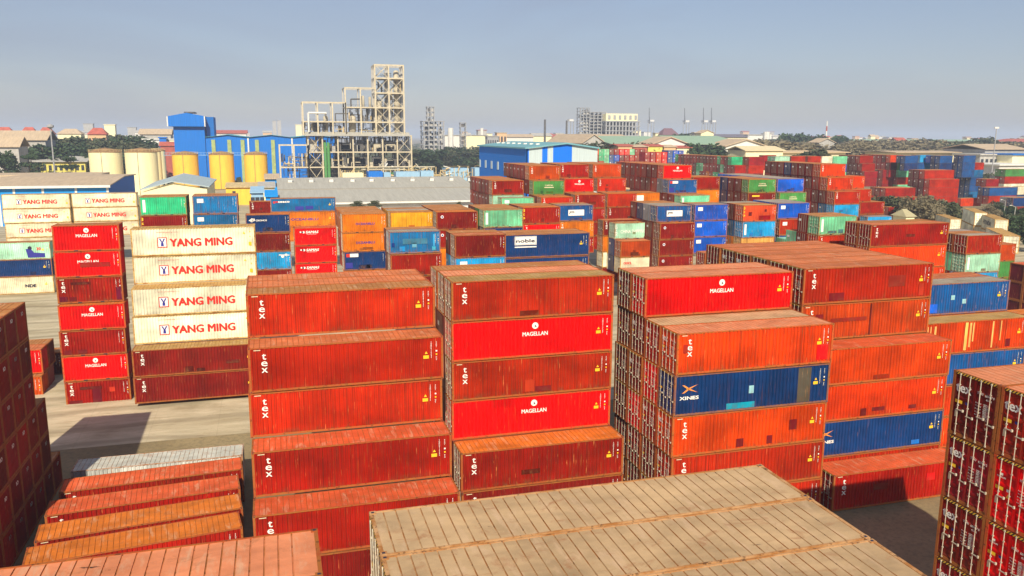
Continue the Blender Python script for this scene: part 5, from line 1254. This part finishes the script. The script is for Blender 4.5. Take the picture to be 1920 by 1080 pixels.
b = MB(); b.box(x_-1.2, x_+1.2, 329.7, 330.3, zt_-.3, zt_+.5); b.build('lamp', [WHITEW], T)
T, x_, zt_ = mast(96, 235, 420, .4, GSTEEL, 'tall floodlight mast over the left trees', 'floodlight_mast', 'mast', r2=.25)
b = MB(); b.lathe((x_, 420), [(.4, zt_-1.5), (1.5, zt_-.8), (1.5, zt_), (.3, zt_+.6)], 10); b.build('lamp', [GSTEEL], T)
for (px, pt, ph, Y, lab) in ((1217, 202, 225, 1700, 'harbour crane with raised boom, first from the process block'), (1283, 203, 226, 1700, 'harbour crane with raised boom, standing alone in the middle'), (1318, 202, 226, 1700, 'harbour crane with raised boom, left of the close pair'), (1333, 202, 226, 1700, 'harbour crane with raised boom, right of the close pair'), (1066, 247, 224, 1400, 'harbour crane head beside the dark chimney')):
    x_ = px2x(px, Y); T = thing('harbour_crane', lab, 'crane', (x_, Y, GND), 'harbour cranes on the skyline'); k = Y/1536
    zt_ = zof(pt, Y, px); zh = zof(ph, Y, px)
    if pt < 240: b = MB(); b.beam((x_, Y, zh-8), (x_-2, Y, zt_), 1.4, 4, 0, .8); b.build('boom', [DSTEEL], T)
    b = MB(); b.box(x_+k*1.5, x_+k*10, Y, Y+14, zh-3*k, zh+.5*k); b.build('machinery_house', [WHITEW], T)
    for dxx in (-2, 5, 11):
        b = MB(); b.beam((x_+k*dxx, Y+2, GND), (x_+k*dxx, Y+2, zh-3*k), 1.0, 4); b.build('leg', [GSTEEL], T)
    b = MB(); b.box(x_-k*3, x_+k*12, Y, Y+3, zh-4.2*k, zh-3*k); b.build('girder', [GSTEEL], T)
# yard lamp posts at the right
for (px, pt, Y, s_, lab) in ((1886, 377, 200, -1, 'street lamp leaning over the trees, left of the pair'), (1904.5, 388, 175, -1, 'street lamp leaning over the trees, right of the pair'), (1739, 391, 185, -1, 'short pale post beside the gatehouse')):
    p = atY(px, pt, Y); T = thing('street_lamp', lab, 'street lamp', (p.x, Y, GND), 'lamps by the trees')
    b = MB(); b.beam((p.x-.4, Y, GND), (p.x, Y, p.z), .11, 6, 0, .08); b.build('pole', [CONC], T)
    b = MB(); b.beam((p.x, Y, p.z), (p.x+s_*1.6, Y, p.z+.5), .06, 6); b.build('arm', [CONC], T)
    b = MB(); b.box(p.x+s_*2.1, p.x+s_*1.5, Y-.15, Y+.15, p.z+.42, p.z+.56); b.build('lamp_head', [WHITEW], T)

# ------------------------------------------------------------------ trees
def leaf_mat(name, c1, c2, c3):
    m, t, b = new_mat(name); tc = N(t, 'ShaderNodeTexCoord'); oi = N(t, 'ShaderNodeObjectInfo')
    v = tc.outputs['Object']
    c = mixc(t, ramp(t, noise(t, v, .55, 3), .35, .65), c1, c2); c = mixc(t, ramp(t, noise(t, v, 2.2, 3), .5, .7, 0, .8), c, c3)
    hs = N(t, 'ShaderNodeHueSaturation'); t.links.new(c, hs.inputs['Color']); t.links.new(ramp(t, oi.outputs['Random'], 0, 1, .75, 1.25), hs.inputs['Value']); t.links.new(hs.outputs[0], b.inputs['Base Color'])
    b.inputs['Roughness'].default_value = .8; b.inputs['Specular IOR Level'].default_value = .2
    return m
LG = leaf_mat('green_foliage', (.026, .048, .022), (.045, .078, .032), (.075, .11, .036)); LD = leaf_mat('dry_foliage', (.12, .10, .055), (.20, .165, .095), (.27, .22, .13)); LO = leaf_mat('olive_foliage', (.04, .055, .028), (.075, .08, .04), (.12, .11, .055))
def tree_proto(seed, mat, n, rx, rz_, z0, flat=False, leaf=.32, clumps=16):
    rq = random.Random(seed); cr = MB(); tr = MB(); tr.beam((0, 0, 0), (rq.uniform(-.3, .3), 0, z0+rz_*.7), .28, 7, 0, .10)
    cl = []
    for i in range(clumps):
        a = rq.uniform(0, 6.283); rr_ = rx*math.sqrt(rq.random())*.85; zz = z0+rz_*(rq.uniform(-.75, .95) if not flat else rq.choice([-.6, -.1, .35, .8])+rq.uniform(-.06, .06))
        k = 1-.45*max(0, (zz-z0)/rz_); c = Vector((rr_*math.cos(a)*k, rr_*math.sin(a)*k, zz)); cl.append((c, rq.uniform(.28, .5)*rx))
        tr.beam((0, 0, max(.8, zz-rz_*.6)), c, .09, 5, 0, .03)
    for i in range(n):
        c, r_ = rq.choice(cl); d = Vector((rq.gauss(0, 1), rq.gauss(0, 1), rq.gauss(0, 1))); d.normalize(); rr_ = r_*(rq.random()**.4)
        p_ = c+Vector((d.x*rr_, d.y*rr_, d.z*rr_*(.22 if flat else .75)))
        u = Vector((rq.gauss(0, 1), rq.gauss(0, 1), rq.gauss(0, .6))).normalized(); v_ = u.cross(Vector((rq.gauss(0, 1), rq.gauss(0, 1), rq.gauss(0, 1)))).normalized(); s_ = leaf*rq.uniform(.6, 1.3)
        cr.poly([p_-u*s_, p_+v_*s_*.6, p_+u*s_, p_-v_*s_*.6])
    return cr.mesh('crown', [mat]), tr.mesh('trunk', [BARK])
TP = {'g': [tree_proto(1, LG, 3200, 3.4, 3.0, 4.6), tree_proto(2, LG, 3200, 3.8, 2.6, 4.2)], 'd': [tree_proto(3, LD, 1500, 3.6, 2.6, 3.8, leaf=.26), tree_proto(4, LD, 1700, 3.2, 2.9, 4.0, leaf=.26)], 'o': [tree_proto(5, LO, 2600, 3.7, 2.8, 4.2), tree_proto(6, LO, 2600, 3.5, 3.0, 4.4)],
      'f': [tree_proto(7, LG, 4200, 5.0, 4.4, 6.2, True, .30, 34)]}
rt = random.Random(17)
def tree(px, py, Y, kind, label, group, s=None):
    """px, py: pixel of the top of the crown"""
    p = atY(px, py, Y); g0 = gz(Y); cr, tr = rt.choice(TP[kind]); top = {'g': 7.4, 'd': 6.6, 'o': 7.2, 'f': 11.2}[kind]; sc = (p.z-g0)/top
    T = empty('tree', (p.x, Y, g0), label, 'tree', group, rt.uniform(0, 6.28)); T.scale = (sc*(s or 1), sc*(s or 1), sc)
    child('crown', cr, T); child('trunk', tr, T)
tree(52, 282, 395, 'f', 'large spreading layered tree before the yellow houses', 'trees at the far left', .75); tree(130, 288, 400, 'f', 'smaller layered tree before the yellow houses', 'trees at the far left', .7); tree(6, 288, 390, 'g', 'dark bushy tree at the very edge', 'trees at the far left', .7)
for i in range(60):
    px_ = rt.uniform(-10, 265); Y = rt.uniform(450, 620); tree(px_, 262+rt.uniform(-7, 12)+(620-Y)*.07, Y, rt.choice('gggo'), 'dark green tree in the belt beyond the tanks', 'tree belt beyond the tanks', rt.uniform(1.1, 1.6))
for i in range(34):
    px_ = rt.uniform(768, 905); Y = rt.uniform(520, 680); tree(px_, 277+rt.uniform(-3, 8)+(680-Y)*.06, Y, rt.choice('gggo'), 'green tree on the slope right of the refinery', 'trees right of the refinery', rt.uniform(1.2, 1.8))
for i in range(95):
    px_ = rt.uniform(1415, 1925); Y = rt.uniform(420, 700); k = 'd' if px_ < 1690 else rt.choice('ddgo')
    tree(px_, 264+rt.uniform(-3, 7)+(700-Y)*.035, Y, k, 'dry greyish scrub tree beyond the container yard' if k == 'd' else 'green tree beyond the container yard', 'scrub trees beyond the yard' if k == 'd' else 'green trees beyond the yard', rt.uniform(1.3, 2.2))
for (px_, py_, Y, k) in [(1278, 255, 700, 'g'), (1290, 254, 700, 'g'), (1490, 254, 640, 'g'), (1524, 256, 640, 'g'), (1560, 257, 640, 'g'), (1580, 258, 640, 'g'), (1775, 262, 560, 'g'), (1790, 263, 560, 'g'), (1843, 262, 560, 'o'), (1130, 274, 400, 'o'), (1195, 274, 395, 'o'), (1320, 274, 390, 'g'), (1500, 284, 330, 'g'), (1525, 286, 330, 'o')]:
    tree(px_, py_, Y, k, 'round green tree rising among the far halls', 'round trees among the far halls', 1.3)
for i, (px_, py_, Y, k) in enumerate([(1655, 372, 190, 'o'), (1672, 374, 188, 'o'), (1690, 376, 186, 'o'), (1745, 378, 188, 'o'), (1762, 379, 188, 'd'), (1776, 382, 186, 'o'), (1726, 380, 190, 'o'), (1800, 400, 186, 'd'), (1818, 402, 184, 'd'), (1842, 398, 186, 'd'), (1857, 384, 200, 'd'), (1872, 381, 205, 'o'), (1890, 383, 200, 'g'), (1908, 386, 190, 'g'), (1922, 390, 185, 'g'), (1915, 400, 160, 'g'), (1900, 405, 165, 'o'), (1935, 405, 150, 'g'), (1788, 394, 184, 'd'), (1768, 388, 180, 'd'), (1712, 378, 176, 'd'), (1733, 372, 178, 'd'), (1752, 370, 180, 'd'), (1785, 384, 176, 'o'), (1700, 384, 180, 'o'), (1848, 328, 300, 'o'), (1862, 334, 290, 'g'), (1876, 336, 290, 'o')]):
    tree(px_, py_, Y, k, 'dusty olive tree beside the askew white reefers' if k != 'd' else 'bare brownish tree beside the askew white reefers', 'trees around the askew reefers' if k != 'd' else 'bare trees around the askew reefers', 1.0)
# ground cover under the far trees
b = MB(); rq = random.Random(9)
for i in range(9000):
    px_ = rq.uniform(-20, 1940); Y = rq.choice([rq.uniform(440, 900), rq.uniform(700, 2200)])
    if px_ > 960: 
        if Y < 520 and px_ < 1420: continue
    x_ = px2x(px_, Y); s_ = rq.uniform(1., 3.)*(1 if Y < 900 else 2.2); h_ = s_*rq.uniform(.7, 1.6)
    a = rq.uniform(0, 3.14); u = Vector((math.cos(a), math.sin(a), 0))*s_; c_ = Vector((x_, Y, GND))
    b.poly([c_-u, c_+u, c_+u*.5+Vector((0, 0, h_)), c_-u*.6+Vector((0, 0, h_*.9))])
o = b.build('scrub', [LO]); tag(o, 'low green scrub and distant woodland covering the far ground', 'scrub', kind='stuff')
# dry creeper on the warehouse eave
for (px_, py_, lab) in ((700, 379.5, 'small dry bush on the eave of the grey warehouse'), (668, 382, 'second small dry bush on the warehouse eave'), (860, 376, 'tiny dry bush near the right of the warehouse eave')):
    p = atY(px_, py_, 250.5); cr, tr = TP['o'][0]; T = empty('bush', (p.x, 250.5, 5.6), lab, 'bush'); T.scale = (.62, .3, .3) if px_ < 850 else (.25, .2, .2)
    child('crown', cr, T); child('stem', tr, T)

# ------------------------------------------------------------------ haze: one closed box of air round everything
b = MB(); b.box(-7200, 9200, -200, 9300, -1.2, 82)
hm = bpy.data.materials.new('haze_air'); hm.use_nodes = True; t = hm.node_tree; t.nodes.remove(t.nodes['Principled BSDF'])
pv = t.nodes.new('ShaderNodeVolumePrincipled'); pv.inputs['Density'].default_value = HAZE; pv.inputs['Color'].default_value = (.66, .78, 1.0, 1); pv.inputs['Anisotropy'].default_value = .0
t.links.new(pv.outputs[0], t.nodes['Material Output'].inputs['Volume'])
o = b.build('haze', [hm]); tag(o, 'pale blue haze in the air over the yard and city', 'haze', kind='stuff')
SC.cycles.volume_bounces = 1; SC.cycles.max_bounces = 6; SC.cycles.diffuse_bounces = 3
print('objects', len(bpy.data.objects))
